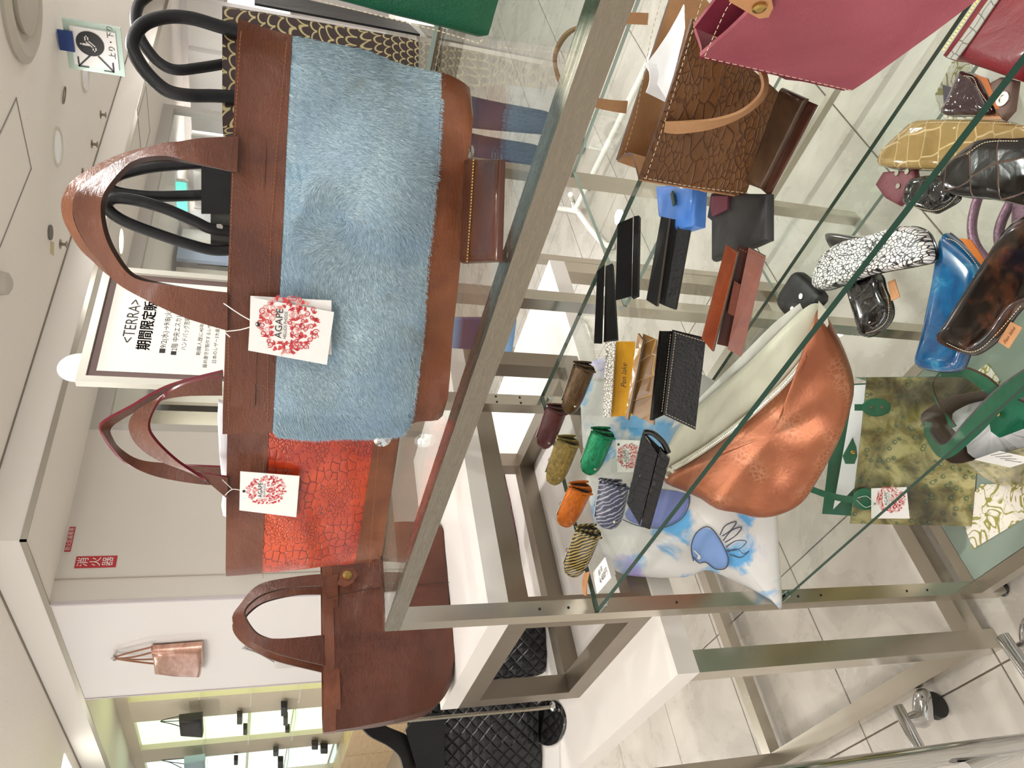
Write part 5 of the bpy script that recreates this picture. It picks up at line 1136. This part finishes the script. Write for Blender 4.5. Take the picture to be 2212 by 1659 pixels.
gridslab('top_lining', f1, [(1880, 1020, .03), (1880, 830, .03), (1846, 832, .045), (1800, 1100, .045)], 8, 4, .003, [TISSUE, TISSUE], g1, .004)
gridslab('side_gusset', f1, [(2122, 822, .004), (2118, 812, .05), (1846, 815, .055), (1868, 822, .004)], 4, 8, .003, [GRN, GRN], g1, 0, zz)
for (X, Y, rx_, ry_, tail) in ((1893, 880, 32, 20, ((1862, 880), (1846, 880))), (1868, 1078, 26, 24, ((1840, 1080), (1790, 1070), (1740, 1052)))):
    pl = [f1.on(X+rx_*math.cos(a*PI/8), Y+ry_*math.sin(a*PI/8), -.014) for a in range(16)]; puff('handle_patch', pl, -f1.d, .003, GRN, g1, smooth_in=False)
    for dX in (-10, 12): MB().lathe(f1.on(X+dX, Y, -.018), -f1.d, [(.003, 0), (.002, .001)], 10).out('rivet', plain('dull_rose_rivet', sr(110, 84, 74), .4, .5), g1)
    pts = [(X-rx_*.7, Y)]+list(tail); A = [f1.on(x, y-7, -.014) for x, y in pts]; B = [f1.on(x, y+7, -.014) for x, y in pts]; ribbon('handle', A, B, .004, GRN, g1, 16)
slab('closing_tab', [f1.on(X, Y, -.012) for X, Y in ((1820, 985), (1826, 1002), (1846, 1002), (1852, 985), (1850, 966), (1842, 945))], .003, GRN, g1)
MB().lathe(f1.on(1842, 977, -.016), -f1.d, [(.003, 0), (.003, .003), (.005, .006), (.003, .010), (.0005, .011)], 14).out('brass_button', BRASS, g1)
hang_tag('white swing tag with red floral circle on the green ostrich tote', f1, [(1882, 1120), (1882, 1055), (1958, 1052), (1965, 1120)], None, (1889, 1088), (1924, 1078), .030, [[(1889, 1088, -.028), (1870, 1096, -.024), (1850, 1080, -.020)], [(1889, 1088, -.028), (1872, 1072, -.024), (1852, 1076, -.020)]], -.026, 33)
# second ostrich tote, open mouth towards the camera
g2 = thing('ostrich_tote_bag', 'open green and gold ostrich tote with broad green handles, right picture edge', 'bag', at(2130, 950, Z3))
h2 = .20; hb = [(1988, 906), (2014, 876), (2060, 855), (2140, 843), (2280, 838), (2290, 966), (2210, 968), (2120, 990), (2066, 1002), (2034, 984)]
hc = [(2135, 930), (2140, 905), (2150, 885), (2190, 875), (2290, 870), (2330, 1040), (2222, 1048), (2160, 1048), (2142, 1038), (2137, 1010)]
bt = cat([at(X, Y, Z3+h2) for X, Y in hb], 4, True); bb = cat([at(X, Y, Z3+.002) for X, Y in hc], 4, True); v = []; N = len(bt); cc = sum(bt, V())/N
for t_ in (0, .08, .6, 1.0): v += [q.lerp(p, t_) for p, q in zip(bt, bb)]
for s_, z in ((.985, h2), (.95, h2*.5)): v += [V((cc.x+(p.x-cc.x)*s_, cc.y+(p.y-cc.y)*s_, Z3+z)) for p in bt]
f = [(i*N+j, i*N+(j+1) % N, (i+1)*N+(j+1) % N, (i+1)*N+j) for i in range(5) for j in range(N)]+[tuple(range(N-1, -1, -1))]
per = [0]
for j in range(N): per.append(per[-1]+(bt[(j+1) % N]-bt[j]).length)
uvs = []
for i in range(5):
    for j in range(N): uvs += [(per[j], .05*i), (per[j+1], .05*i), (per[j+1], .05*i+.05), (per[j], .05*i+.05)]
uvs += [(0, 0)]*N
mi = [0]*(3*N)+[1]*(2*N)+[0]
build('ostrich_body', v, f, [OST, plain('brown_suede_lining', sr(92, 72, 60), .8)], g2, mi=mi, uvs=uvs, smooth=.9)
build('tissue_filling', [V((p.x+(cc.x-p.x)*.12, p.y+(cc.y-p.y)*.12, Z3+h2*.72+.02*noise.noise(p*30))) for p in bt]+[cc-V((0, 0, h2*.15))], [(j, (j+1) % N, N) for j in range(N)], TISSUE, g2)
zh = Z3+h2
def zrib(nm, A_, B_, t_, m, par, n=30, e=None): return ribbon(nm, [at(*p) for p in A_], [at(*p) for p in B_], t_, m, par, n, e)
zrib('broad_handle', [(2212+60, 760, zh+.09), (2160, 835, zh+.08), (2090, 905, zh+.07), (2040, 960, zh+.05), (2012, 936, zh+.03), (2014, 915, zh)], [(2212+60, 830, zh+.05), (2180, 872, zh+.04), (2110, 940, zh+.03), (2040, 990, zh+.02), (2000, 942, zh+.015), (2000, 912, zh)], .004, GRN, g2, 40, plain('violet_grey_edge', sr(84, 70, 78), .6))
zrib('broad_handle', [(2030, 800, zh+.07), (2075, 792, zh+.08), (2130, 812, zh+.08), (2180, 852, zh+.05), (2260, 890, zh+.02)], [(2034, 812, zh+.05), (2080, 812, zh+.05), (2130, 845, zh+.05), (2200, 900, zh+.02), (2260, 930, zh)], .004, GRN, g2, 30, DKB)
zrib('thin_strap', [(2036, 803, zh+.06), (2014, 825, zh+.05), (2022, 866, zh+.04), (2050, 900, zh+.02), (2066, 920, zh)], [(2026, 806, zh+.06), (2015, 835, zh+.05), (2032, 878, zh+.04), (2044, 900, zh+.02), (2052, 925, zh)], .003, GRN, g2, 30, DKB)
slab('closing_tab', [at(X, Y, zh+.01) for X, Y in ((2138, 906), (2160, 872), (2212, 880), (2212, 925), (2160, 945), (2142, 932))], .004, GRN, g2)
MB().lathe(at(2160, 893, zh+.012), (0, 0, 1), [(.003, 0), (.003, .003), (.006, .007), (.003, .012), (.0005, .013)], 14).out('brass_button', BRASS, g2)
pp = thing('folded_leaflet', 'small white printed leaflet resting on the open ostrich tote', 'leaflet', at(2160, 990, zh))
slab('sheet', [at(X, Y, zh+.004) for X, Y in ((2104, 993), (2160, 974), (2240, 992), (2182, 1010))], .001, PAPER, pp)
for k in range(4):
    a_, b_ = at(2140+k*10, 984+k*3.2, zh+.0052), at(2176+k*10, 978+k*7, zh+.0052); MB().tube([a_, b_], .0003, 4).out('fine_print', INK, pp, kind='stuff')
for i, (lab, pts) in enumerate((('white cloth with olive floral print hanging beyond the open ostrich tote', [(2102, 1186), (2225, 1112), (2225, 1046), (2120, 1046), (2086, 1090), (2078, 1120)]),
        ('corner of olive floral cloth showing above the open ostrich tote', [(2078, 826), (2134, 785), (2160, 822), (2150, 842), (2092, 838)]),
        ('olive floral cloth lying near the red bag on the bottom shelf', [(2020, 205), (2060, 128), (2100, 140), (2130, 250), (2060, 262), (2034, 250)]))):
    o_ = thing('floral_cloth', lab, 'cloth', at(*pts[0], Z3), 'floral printed cloths on the bottom shelf'); slab('cloth_sheet', [at(X, Y, Z3+.0015) for X, Y in pts], .002, FLO, o_)
o_ = thing('violet_felt_piece', 'dark violet notched leather piece lying on the floral cloth', 'leather piece', at(2050, 215, Z3)); slab('notched_piece', [at(X, Y, Z3+.006) for X, Y in ((2037, 183), (2060, 190), (2078, 168), (2090, 190), (2058, 234), (2041, 240))], .003, leather('violet_leather', sr(64, 58, 84), sr(82, 76, 104), .6), o_)
PUR = foil('mauve_foil', sr(96, 62, 84), sr(136, 100, 120), .25, .4, 160, .8)
pu = thing('mauve_handbag', 'metallic mauve bag of which only the round handles show', 'bag', at(2230, 520, Z3))
for pts in ([(2135, 380), (2112, 430), (2100, 480), (2104, 520), (2126, 555), (2170, 588), (2230, 600)], [(2210, 400), (2182, 440), (2160, 490), (2160, 530), (2182, 570), (2230, 590)]):
    MB().tube(cat([at(X, Y, Z3+.012) for X, Y in pts], 6), .0095, 12).out('round_handle', PUR, pu, smooth=1.0)
puff('bag_body', [at(X, Y, Z3+.001) for X, Y in ((2228, 400), (2330, 400), (2330, 600), (2228, 600))], (0, 0, 1), .05, PUR, pu)

# ================================================================== BAGS ON THE WHITE TABLE
ZB = .75
RCR = croc('wine_red_croc', sr(84, 10, 24), sr(112, 20, 36), sr(48, 4, 12), (50, 90), .25, .002, .4, .09, 8, 2.0)
fr_ = Frame(V((-1.80, .93, ZB)), V((-1.80, 1.08, ZB)))
rd = thing('red_croc_bag', 'wine red crocodile bag standing under the white riser table', 'bag', (-1.8, 1.0, ZB))
body(fr_, [(1126, 1222), (1112, 1232), (1085, 1230), (1030, 1210)], [(1160, 1000), (1130, 998), (1090, 1005), (1030, 1015)], [.08, .08, .07, .06], rd, [(0, 1, 'leather_body', RCR, 0)], zmin=ZB+.0015, bulge=.01, nrow=14)
QLT = NT('black_quilting'); _u2 = QLT.coord('UV', (44, 44, 1), (0, 0, PI/4)); _s2 = QLT.n('ShaderNodeSeparateXYZ'); QLT.l(_u2, _s2.inputs[0])
_q = mth(QLT, 'MINIMUM', mth(QLT, 'PINGPONG', _s2.outputs[0], .5), mth(QLT, 'PINGPONG', _s2.outputs[1], .5))
QLT = QLT.fin(sr(16, 16, 18), .42, QLT.bump(QLT.ramp(_q, [(0, (0, 0, 0)), (.12, (.7, .7, .7)), (.5, (1, 1, 1))]), 1.0, .008))
fq1 = Frame(at(1182, 1440, ZB), at(1178, 1350, ZB))
q1 = thing('quilted_bag', 'black diamond quilted bag standing under the riser table', 'bag', at(1180, 1400, ZB))
body(fq1, [(1184, 1452), (1160, 1462), (1100, 1470), (1060, 1470)], [(1184, 1318), (1160, 1312), (1100, 1312), (1060, 1312)], [.09, .09, .08, .07], q1, [(0, 1, 'quilted_body', QLT, 0)], zmin=ZB+.0015, nrow=14, wr=.003)
fq2 = Frame(V((-1.93, .47, ZB)), V((-1.84, .585, ZB)))
q2 = thing('quilted_bag', 'large black diamond quilted bag with broad strap behind the steel pole', 'bag', (-1.93, .54, ZB))
body(fq2, [(1175, 1800), (1100, 1800), (1000, 1800), (896, 1790)], [(1160, 1500), (1100, 1512), (1000, 1520), (893, 1532)], [.09, .09, .09, .08], q2, [(0, 1, 'quilted_body', QLT, 0)], zmin=ZB+.0015, nrow=18, wr=.006)
ribbon('strap', ed(fq2, [(772, 1562, -.01), (798, 1590, -.01), (837, 1611, -.01), (862, 1634, -.01), (872, 1670, -.01)]), ed(fq2, [(800, 1552, .01), (840, 1572, .01), (880, 1590, .01), (900, 1620, .01), (910, 1670, .01)]), .006, BLACK, q2, 24)
slab('strap_tab', [fq2.on(X, Y, -.008) for X, Y in ((876, 1578), (896, 1545), (960, 1540), (960, 1660), (900, 1660))], .006, BLACK, q2)
st = thing('black_oval_stand', 'thin steel pole on a black oval base on the white table', 'stand', at(1190, 1555, ZB))
el = [at(1186+40*math.cos(a*PI/12)*(.95), 1560+52*math.sin(a*PI/12), ZB+.0005) for a in range(24)]
puff('oval_base', el, (0, 0, 1), .008, BLACKG, st, smooth_in=False)
pb = at(1200, 1527, ZB+.008); MB().tube([pb, V((pb.x, pb.y, 1.22))], .0045, 12).out('pole', STEEL, st, smooth=1.0)
MB().lathe(pb, (0, 0, 1), [(.008, 0), (.011, .004), (.011, .01), (.006, .014)], 16).out('collar', CHROME, st, smooth=.6)
tdb = thing('tie_dye_pouch', 'blue and violet dyed pouch seen through the top glass', 'pouch', V((-1.72, 1.42, ZB)))
TD = NT('dip_dye'); _s3 = TD.n('ShaderNodeSeparateXYZ'); TD.l(TD.coord(), _s3.inputs[0]); TD = TD.fin(TD.ramp(mth(TD, 'ADD', mth(TD, 'MULTIPLY', _s3.outputs[2], 4.5), .0), [(.2, sr(120, 158, 200)), (.32, sr(44, 46, 92)), (.72, sr(58, 40, 76)), (.85, sr(110, 150, 196))]), .6)
fd_ = Frame(V((-1.72, 1.40, ZB)), V((-1.60, 1.47, ZB)))
gridslab('dyed_body', fd_, [(1120, 770, 0), (1120, 690, 0), (975, 690, 0), (975, 770, 0)], 4, 4, .03, [TD, TD], tdb, .01, ZB+.002)

# ================================================================== SIGN BOARD
XS = -2.4; nX = V((1, 0, 0)); PS = V((XS, 0, 0))
def sp(X, Y, dx=0): return onp(X, Y, V((XS+dx, 0, 0)), nX)
a = sp(166, 823); b_ = sp(222, 573); yl, yr, zt_ = a.y, b_.y, (a.z+b_.z)/2; zb_ = 1.15
sg = thing('sign_board', 'upright framed notice board reading TERRA behind the bags', 'sign board', (XS, (yl+yr)/2, 0))
FRM = plain('silver_white_frame', sr(206, 204, 192), .3, .3); BRB = plain('brown_mount_board', sr(96, 76, 72), .5)
k = .030
for p0, p1 in (((yl, zb_), (yl+k, zt_)), ((yr-k, zb_), (yr, zt_)), ((yl+k, zt_-k), (yr-k, zt_)), ((yl+k, zb_), (yr-k, zb_+k))): MB().box((XS-.03, p0[0], p0[1]), (XS, p1[0], p1[1])).out('frame', FRM, sg)
MB().box((XS-.025, yl+k, zb_+k), (XS-.012, yr-k, zt_-k)).out('mount_board', BRB, sg)
pa, pb_ = sp(211, 800, -.01), sp(252, 601, -.01)
MB().box((XS-.012, pa.y, zb_+.1), (XS-.0108, pb_.y, (pa.z+pb_.z)/2)).out('paper_sheet', plain('notice_paper', sr(222, 218, 210), .5), sg)
MB().tube([V((XS-.03, (yl+yr)/2, .02)), V((XS-.03, (yl+yr)/2, zb_+.02))], .018, 14).out('pole', STEELV, sg, smooth=1.0)
MB().lathe((XS-.03, (yl+yr)/2, 0), (0, 0, 1), [(.17, 0), (.17, .015), (.03, .022)], 32).out('base', FRM, sg)
def line(s, X0_, Y0_, X1_, Y1_, cap, bold=0):
    O_, E_, T_ = sp(X0_, Y0_, -.0105), sp(X1_, Y1_, -.0105), sp(X0_-cap, Y0_, -.0105)
    o = text('lettering', s, (T_.z-O_.z)/.74, INK, sg, (XS-.0105, O_.y, O_.z), (0, 1, 0), (0, 0, 1), fit=E_.y-O_.y, ext=.0003)
    if bold and o:
        for dy in (.0018, -.0018): text('lettering', s, (T_.z-O_.z)/.74, INK, sg, (XS-.0105, O_.y+dy, O_.z+dy*.5), (0, 1, 0), (0, 0, 1), fit=E_.y-O_.y, ext=.0003)
line('<TERRA>', 287, 742, 300, 648, 28); line('期間限定販売会', 320, 757, 346, 614, 25, 1)
line('■9/2(水)→9/8(火)', 356, 764, 368, 669, 13); line('■2階 中央エスカレーター横', 380, 768, 402, 638, 12); line('ハンドバッグ売場', 401, 757, 411, 686, 11)
line('鞄職人歴に40年以上の', 432, 768, 452, 672, 8); line('藤井康守が製作するレザーバッグ', 446, 795, 470, 670, 8); line('日本のレザー3大産地の', 466, 786, 484, 694, 8)
ds = thing('round_disc_sign', 'round whitish disc fixed behind the upper corner of the notice board', 'disc', sp(170, 795, -.04))
p = sp(170, 795, -.04); MB().lathe(p, nX, [(.072, 0), (.072, .004)], 40).out('disc', plain('frosted_white_disc', sr(222, 220, 222), .3), ds)
MB().box((p.x-.01, p.y-.004, p.z-.4), (p.x-.002, p.y+.004, p.z)).out('support', FRM, ds)

# ================================================================== HANGING BAGS, SHELF GOODS
def hung(nm, lab, frm, outline, th_, mat, handles, hook, cat_='bag', hmat=None, hr=.004, group=None):
    q = [frm.on(X, Y, 0) for X, Y in outline]; c = sum(q, V())/len(q); th = thing(nm, lab, cat_, c, group)
    gq = [p for p in q]; puff('leather_body', gq, -frm.d, th_, mat, th, smooth_in=False)
    for h in handles: MB().tube(cat([frm.on(X, Y, -th_*.4) for X, Y in h], 4), hr, 8).out('strap', hmat or mat, th)
    if hook:
        a_, b2 = frm.on(*hook[0], -.04), frm.on(*hook[0], .0); th2 = thing('wall_hook', 'small chrome hook peg holding the '+lab.split(' hanging')[0], 'hook', b2)
        MB().tube([b2, a_, a_+V((0, 0, .02))], .006, 10).out('peg', CHROME, th2); MB().box((b2.x-.03, b2.y-.004, b2.z-.01), (b2.x+.03, b2.y-.0005, b2.z+.01)).out('back_plate', CHROME, th2)
    return th
fw_ = Frame(V((-5.6, CY-.012, 1.5)), V((-4.6, CY-.012, 1.5)))
ROSE = foil('rose_gold', sr(176, 132, 114), sr(206, 164, 146), .22, .5, 9, .6)
hung('rose_gold_tote', 'rose gold metallic tote hanging from a hook on the white wall', fw_, [(327, 1393), (352, 1392), (438, 1385), (440, 1415), (435, 1446), (380, 1444), (334, 1438), (332, 1412)], .07, ROSE,
     [[(328, 1398), (280, 1410), (250, 1419), (247, 1422), (252, 1423), (290, 1419), (330, 1409)], [(334, 1424), (290, 1425), (250, 1422)], [(334, 1434), (290, 1429), (250, 1423)]], ((247, 1422),), hmat=plain('brown_strap', sr(150, 104, 78), .5), hr=.006)
hung('white_hanging_bag', 'small pale grey bag hanging from a hook beside the brown tote handle', fw_, [(590, 1404), (660, 1398), (664, 1428), (594, 1432)], .05, plain('pale_grey_leather', sr(196, 192, 186), .5),
     [[(592, 1408), (560, 1402), (532, 1400), (560, 1410), (592, 1420)], [(592, 1430), (560, 1412), (532, 1402)]], ((530, 1400),), hmat=plain('grey_strap', sr(150, 148, 142), .5))
fcab = Frame(V((-8, sy-.07, 1.5)), V((-6, sy-.07, 1.5)))
fcab0 = fcab; fcab = Frame(V((-8, sy-.16, 1.5)), V((-6, sy-.16, 1.5)))
hung('black_tote', 'black tote hanging in the middle bay of the lit cabinet', fcab, [(387, 1543), (438, 1537), (440, 1577), (390, 1573)], .08, plain('matte_black', sr(34, 30, 30), .6), [[(388, 1547), (365, 1552), (347, 1558), (368, 1558), (388, 1557)], [(389, 1569), (368, 1563), (347, 1559)]], None, hmat=BLACKG)
hung('pale_blue_bucket_bag', 'pale blue bag with dark rings in the lower lit bay', fcab, [(398, 1634), (443, 1628), (444, 1668), (398, 1664)], .08, plain('powder_blue', sr(158, 182, 190), .5), [[(398, 1638), (370, 1640), (350, 1643), (398, 1650)], [(398, 1662), (370, 1648), (350, 1643)]], None, hmat=BLACKG)
fcab = fcab0; k_ = 0
for (X, Y, w_, h_, c) in ((518, 1545, 12, 20, (62, 54, 46)), (530, 1570, 9, 16, (54, 46, 44)), (614, 1526, 14, 24, (22, 22, 26)), (617, 1548, 10, 20, (70, 66, 62)), (621, 1568, 10, 9, (50, 42, 38)),
        (510, 1637, 9, 12, (52, 38, 34)), (596, 1618, 12, 12, (70, 74, 72)), (606, 1642, 12, 18, (26, 24, 24)), (680, 1604, 14, 12, (48, 42, 40)), (700, 1612, 16, 14, (30, 28, 30))):
    q = [fcab.on(X-w_/2, Y-h_/2), fcab.on(X+w_/2, Y-h_/2), fcab.on(X+w_/2, Y+h_/2), fcab.on(X-w_/2, Y+h_/2)]; c0 = sum(q, V())/4
    names = ['dark olive wallet, upper middle bay', 'brown card case, beside the olive wallet', 'black purse, second shelf of the middle bay', 'grey wallet under the black purse', 'small brown case at the bay edge', 'brown square case on the lower bay shelf', 'greenish grey purse in the lower bay', 'black shiny purse in the lower bay', 'dark brown wallet in the lowest lit bay', 'black wallet in the lowest lit bay']
    o_ = thing('display_purse', 'small '+names[k_]+' of the lit cabinet', 'purse', c0, 'small purses on the lit shelves'); k_ += 1
    puff('purse_body', q, -fcab.d, .05, plain('purse_leather', sr(*c), .5), o_, smooth_in=False)

# ================================================================== FLOOR STANDING THINGS
WT = plain('white_enamel', sr(222, 222, 214), .3)
gs = thing('white_garment_stand', 'white tubular garment stand base on the tiles behind the racks', 'garment stand', (-1.9, 2.85, 0))
c0 = at(1242, 455, .06); MB().tube([c0, at(1393, 150, .06), at(1393, 150, .06)+(at(1393, 150, .06)-c0)*.6], .014, 12).out('base_bar', WT, gs, smooth=1.0)
MB().tube(cat([at(1192, 448, .05), c0, at(1252, 462, .05), at(1280, 500, .045), at(1305, 526, .03), at(1322, 532, .022)], 5), .014, 12).out('cross_foot', WT, gs, smooth=1.0)
MB().tube([c0, at(1236, 432, .06), at(1232, 420, .12)], .012, 12).out('brace', WT, gs, smooth=1.0)
for X, Y in ((1322, 532), (1275, 405), (1192, 448)):
    p = at(X, Y, 0); MB().lathe(p, (0, 0, 1), [(.016, 0), (.018, .01), (.018, .03), (.010, .036)], 16).out('foot', plain('grey_rubber', sr(120, 118, 110), .6), gs)
ct = thing('chrome_trolley', 'chrome tubular trolley with swivel castors at the lower left', 'trolley', (-1.3, .25, 0))
zc = .115
def crod(nm, pts, r): return MB().tube([V(p) for p in pts], r, 16).out(nm, CHROME, ct, smooth=1.0)
A1, A2 = at(1938, 1526, zc), at(2010, 1662, zc); B1, B2 = at(2165, 1374, zc), at(2240, 1480, zc)
dA = (A2-A1).normalized(); dB = (B2-B1).normalized(); crod('base_tube', [A1, A1+dA*.5], .0125); crod('base_tube', [B1, B1+dB*.5], .0125)
pz_ = at(2212, 1607, .20); crod('upright_tube', [V((pz_.x, pz_.y, zc)), V((pz_.x, pz_.y, 1.05))], .0165)
crod('brace_tube', [at(2200, 1622, .20), at(2085, 1662, .36)], .011)
crod('cross_tube', [A1+dA*.22, B1+dB*.22], .010)
for P_ in (A1+dA*.03, B1+dB*.03):
    c = V((P_.x+.01, P_.y+.02, .028)); hd = plain('black_wheel', sr(22, 22, 22), .4)
    cs = MB().lathe(c-V((.011, 0, 0)), (1, 0, 0), [(.02, 0), (.028, .003), (.028, .019), (.02, .022)], 24).out('castor_wheel', hd, ct, smooth=.6)
    MB().lathe(V((P_.x, P_.y, .06)), (0, 0, 1), [(.018, 0), (.02, .01), (.016, .03), (.011, .05)], 20).out('castor_stem', CHROME, ct, smooth=.6)
    MB().tube(cat([V((P_.x, P_.y, .066)), V((P_.x+.004, P_.y+.008, .062)), V((c.x, c.y+.018, .048)), V((c.x, c.y+.026, .03))], 4), [.02, .021, .021, .021, .021, .021, .021, .020, .019, .018, .015, .012, .008][:13], 14).out('castor_hood', CHROME, ct, smooth=1.0)
wb = MB().box((pz_.x-.02, pz_.y-.32, .50), (pz_.x+.0, pz_.y-.05, .53)).out('wooden_shelf', plain('red_brown_wood', sr(120, 70, 42), .4), ct)
# a passer-by standing further back (only shoes and trouser leg show between the bags)
def skin(nm, verts, edges, radii, mat, parent, root=0, sub=1):
    b = base_of(parent); me = bpy.data.meshes.new(nm); me.from_pydata([tuple(V(v)-b) for v in verts], edges, []); o = bpy.data.objects.new(nm, me); C.objects.link(o)
    o.parent = parent; BASE[o.name] = b; m = o.modifiers.new('skin', 'SKIN'); m.use_smooth_shade = True
    for i, r_ in enumerate(radii):
        sv = me.skin_vertices[0].data[i]; sv.radius = (r_, r_) if not isinstance(r_, tuple) else r_; sv.use_root = i == root
    m = o.modifiers.new('sub', 'SUBSURF'); m.levels = sub; m.render_levels = sub; me.materials.append(mat); return o
fp0 = at(1240, 345, 0)
ps = thing('person', 'person in navy trousers and grey shoes standing on the tiles further back', 'person', fp0)
bx, by = fp0.x, fp0.y
def P3(x, y, z): return V((bx+x, by+y, z))
SKN = plain('skin', sr(206, 160, 134), .5); NVY = plain('navy_cloth', sr(34, 44, 74), .8); SHO = plain('grey_shoe', sr(112, 104, 98), .6); SHI = plain('grey_shirt', sr(120, 122, 126), .8); HRB = plain('dark_hair', sr(30, 24, 20), .6)
V_ = [P3(.02, .12, .90), P3(.02, .12, 1.05), P3(.02, .12, 1.22), P3(.02, .11, 1.34), P3(.02, .11, 1.42), P3(.0, .10, 1.50), P3(-.0, .09, 1.58),
      P3(-.16, .12, 1.32), P3(-.20, .10, 1.06), P3(-.18, .02, .84), P3(.20, .12, 1.32), P3(.24, .10, 1.06), P3(.22, .02, .84),
      P3(-.07, .12, .86), P3(-.08, .10, .48), P3(-.08, .12, .09), P3(.11, .12, .86), P3(.11, .10, .48), P3(.11, .12, .09)]
E_ = [(0, 1), (1, 2), (2, 3), (3, 4), (4, 5), (5, 6), (3, 7), (7, 8), (8, 9), (3, 10), (10, 11), (11, 12), (0, 13), (13, 14), (14, 15), (0, 16), (16, 17), (17, 18)]
skin('body', V_, E_, [.12, .115, .13, .12, .055, .085, .08, .05, .04, .03, .05, .04, .03, .085, .06, .042, .085, .06, .042], SKN, ps, 0, 2)
skin('shirt', [V_[0]+V((0, 0, .02)), V_[1], V_[2], V_[3], V_[7], V_[8]+V((0, 0, .1)), V_[10], V_[11]+V((0, 0, .1))], [(0, 1), (1, 2), (2, 3), (3, 4), (4, 5), (3, 6), (6, 7)], [.13, .13, .142, .13, .065, .055, .065, .055], SHI, ps, 0, 2)
skin('trousers', [V_[0], V_[13], V_[14], V_[15]+V((0, 0, .02)), V_[16], V_[17], V_[18]+V((0, 0, .02))], [(0, 1), (1, 2), (2, 3), (0, 4), (4, 5), (5, 6)], [.125, .098, .074, .06, .098, .074, .06], NVY, ps, 0, 2)
skin('hair', [V_[6]+V((0, .02, .03)), V_[6]+V((0, .05, -.04))], [(0, 1)], [.09, .075], HRB, ps, 0, 2)
for x in (-.08, .11):
    prof = [P3(x, .16, .035), P3(x, .10, .045), P3(x, .03, .035), P3(x, -.05, .028), P3(x, -.10, .022)]
    skin('shoe', prof, [(0, 1), (1, 2), (2, 3), (3, 4)], [(.038, .032), (.042, .04), (.045, .033), (.045, .026), (.032, .02)], SHO, ps, 0, 2)
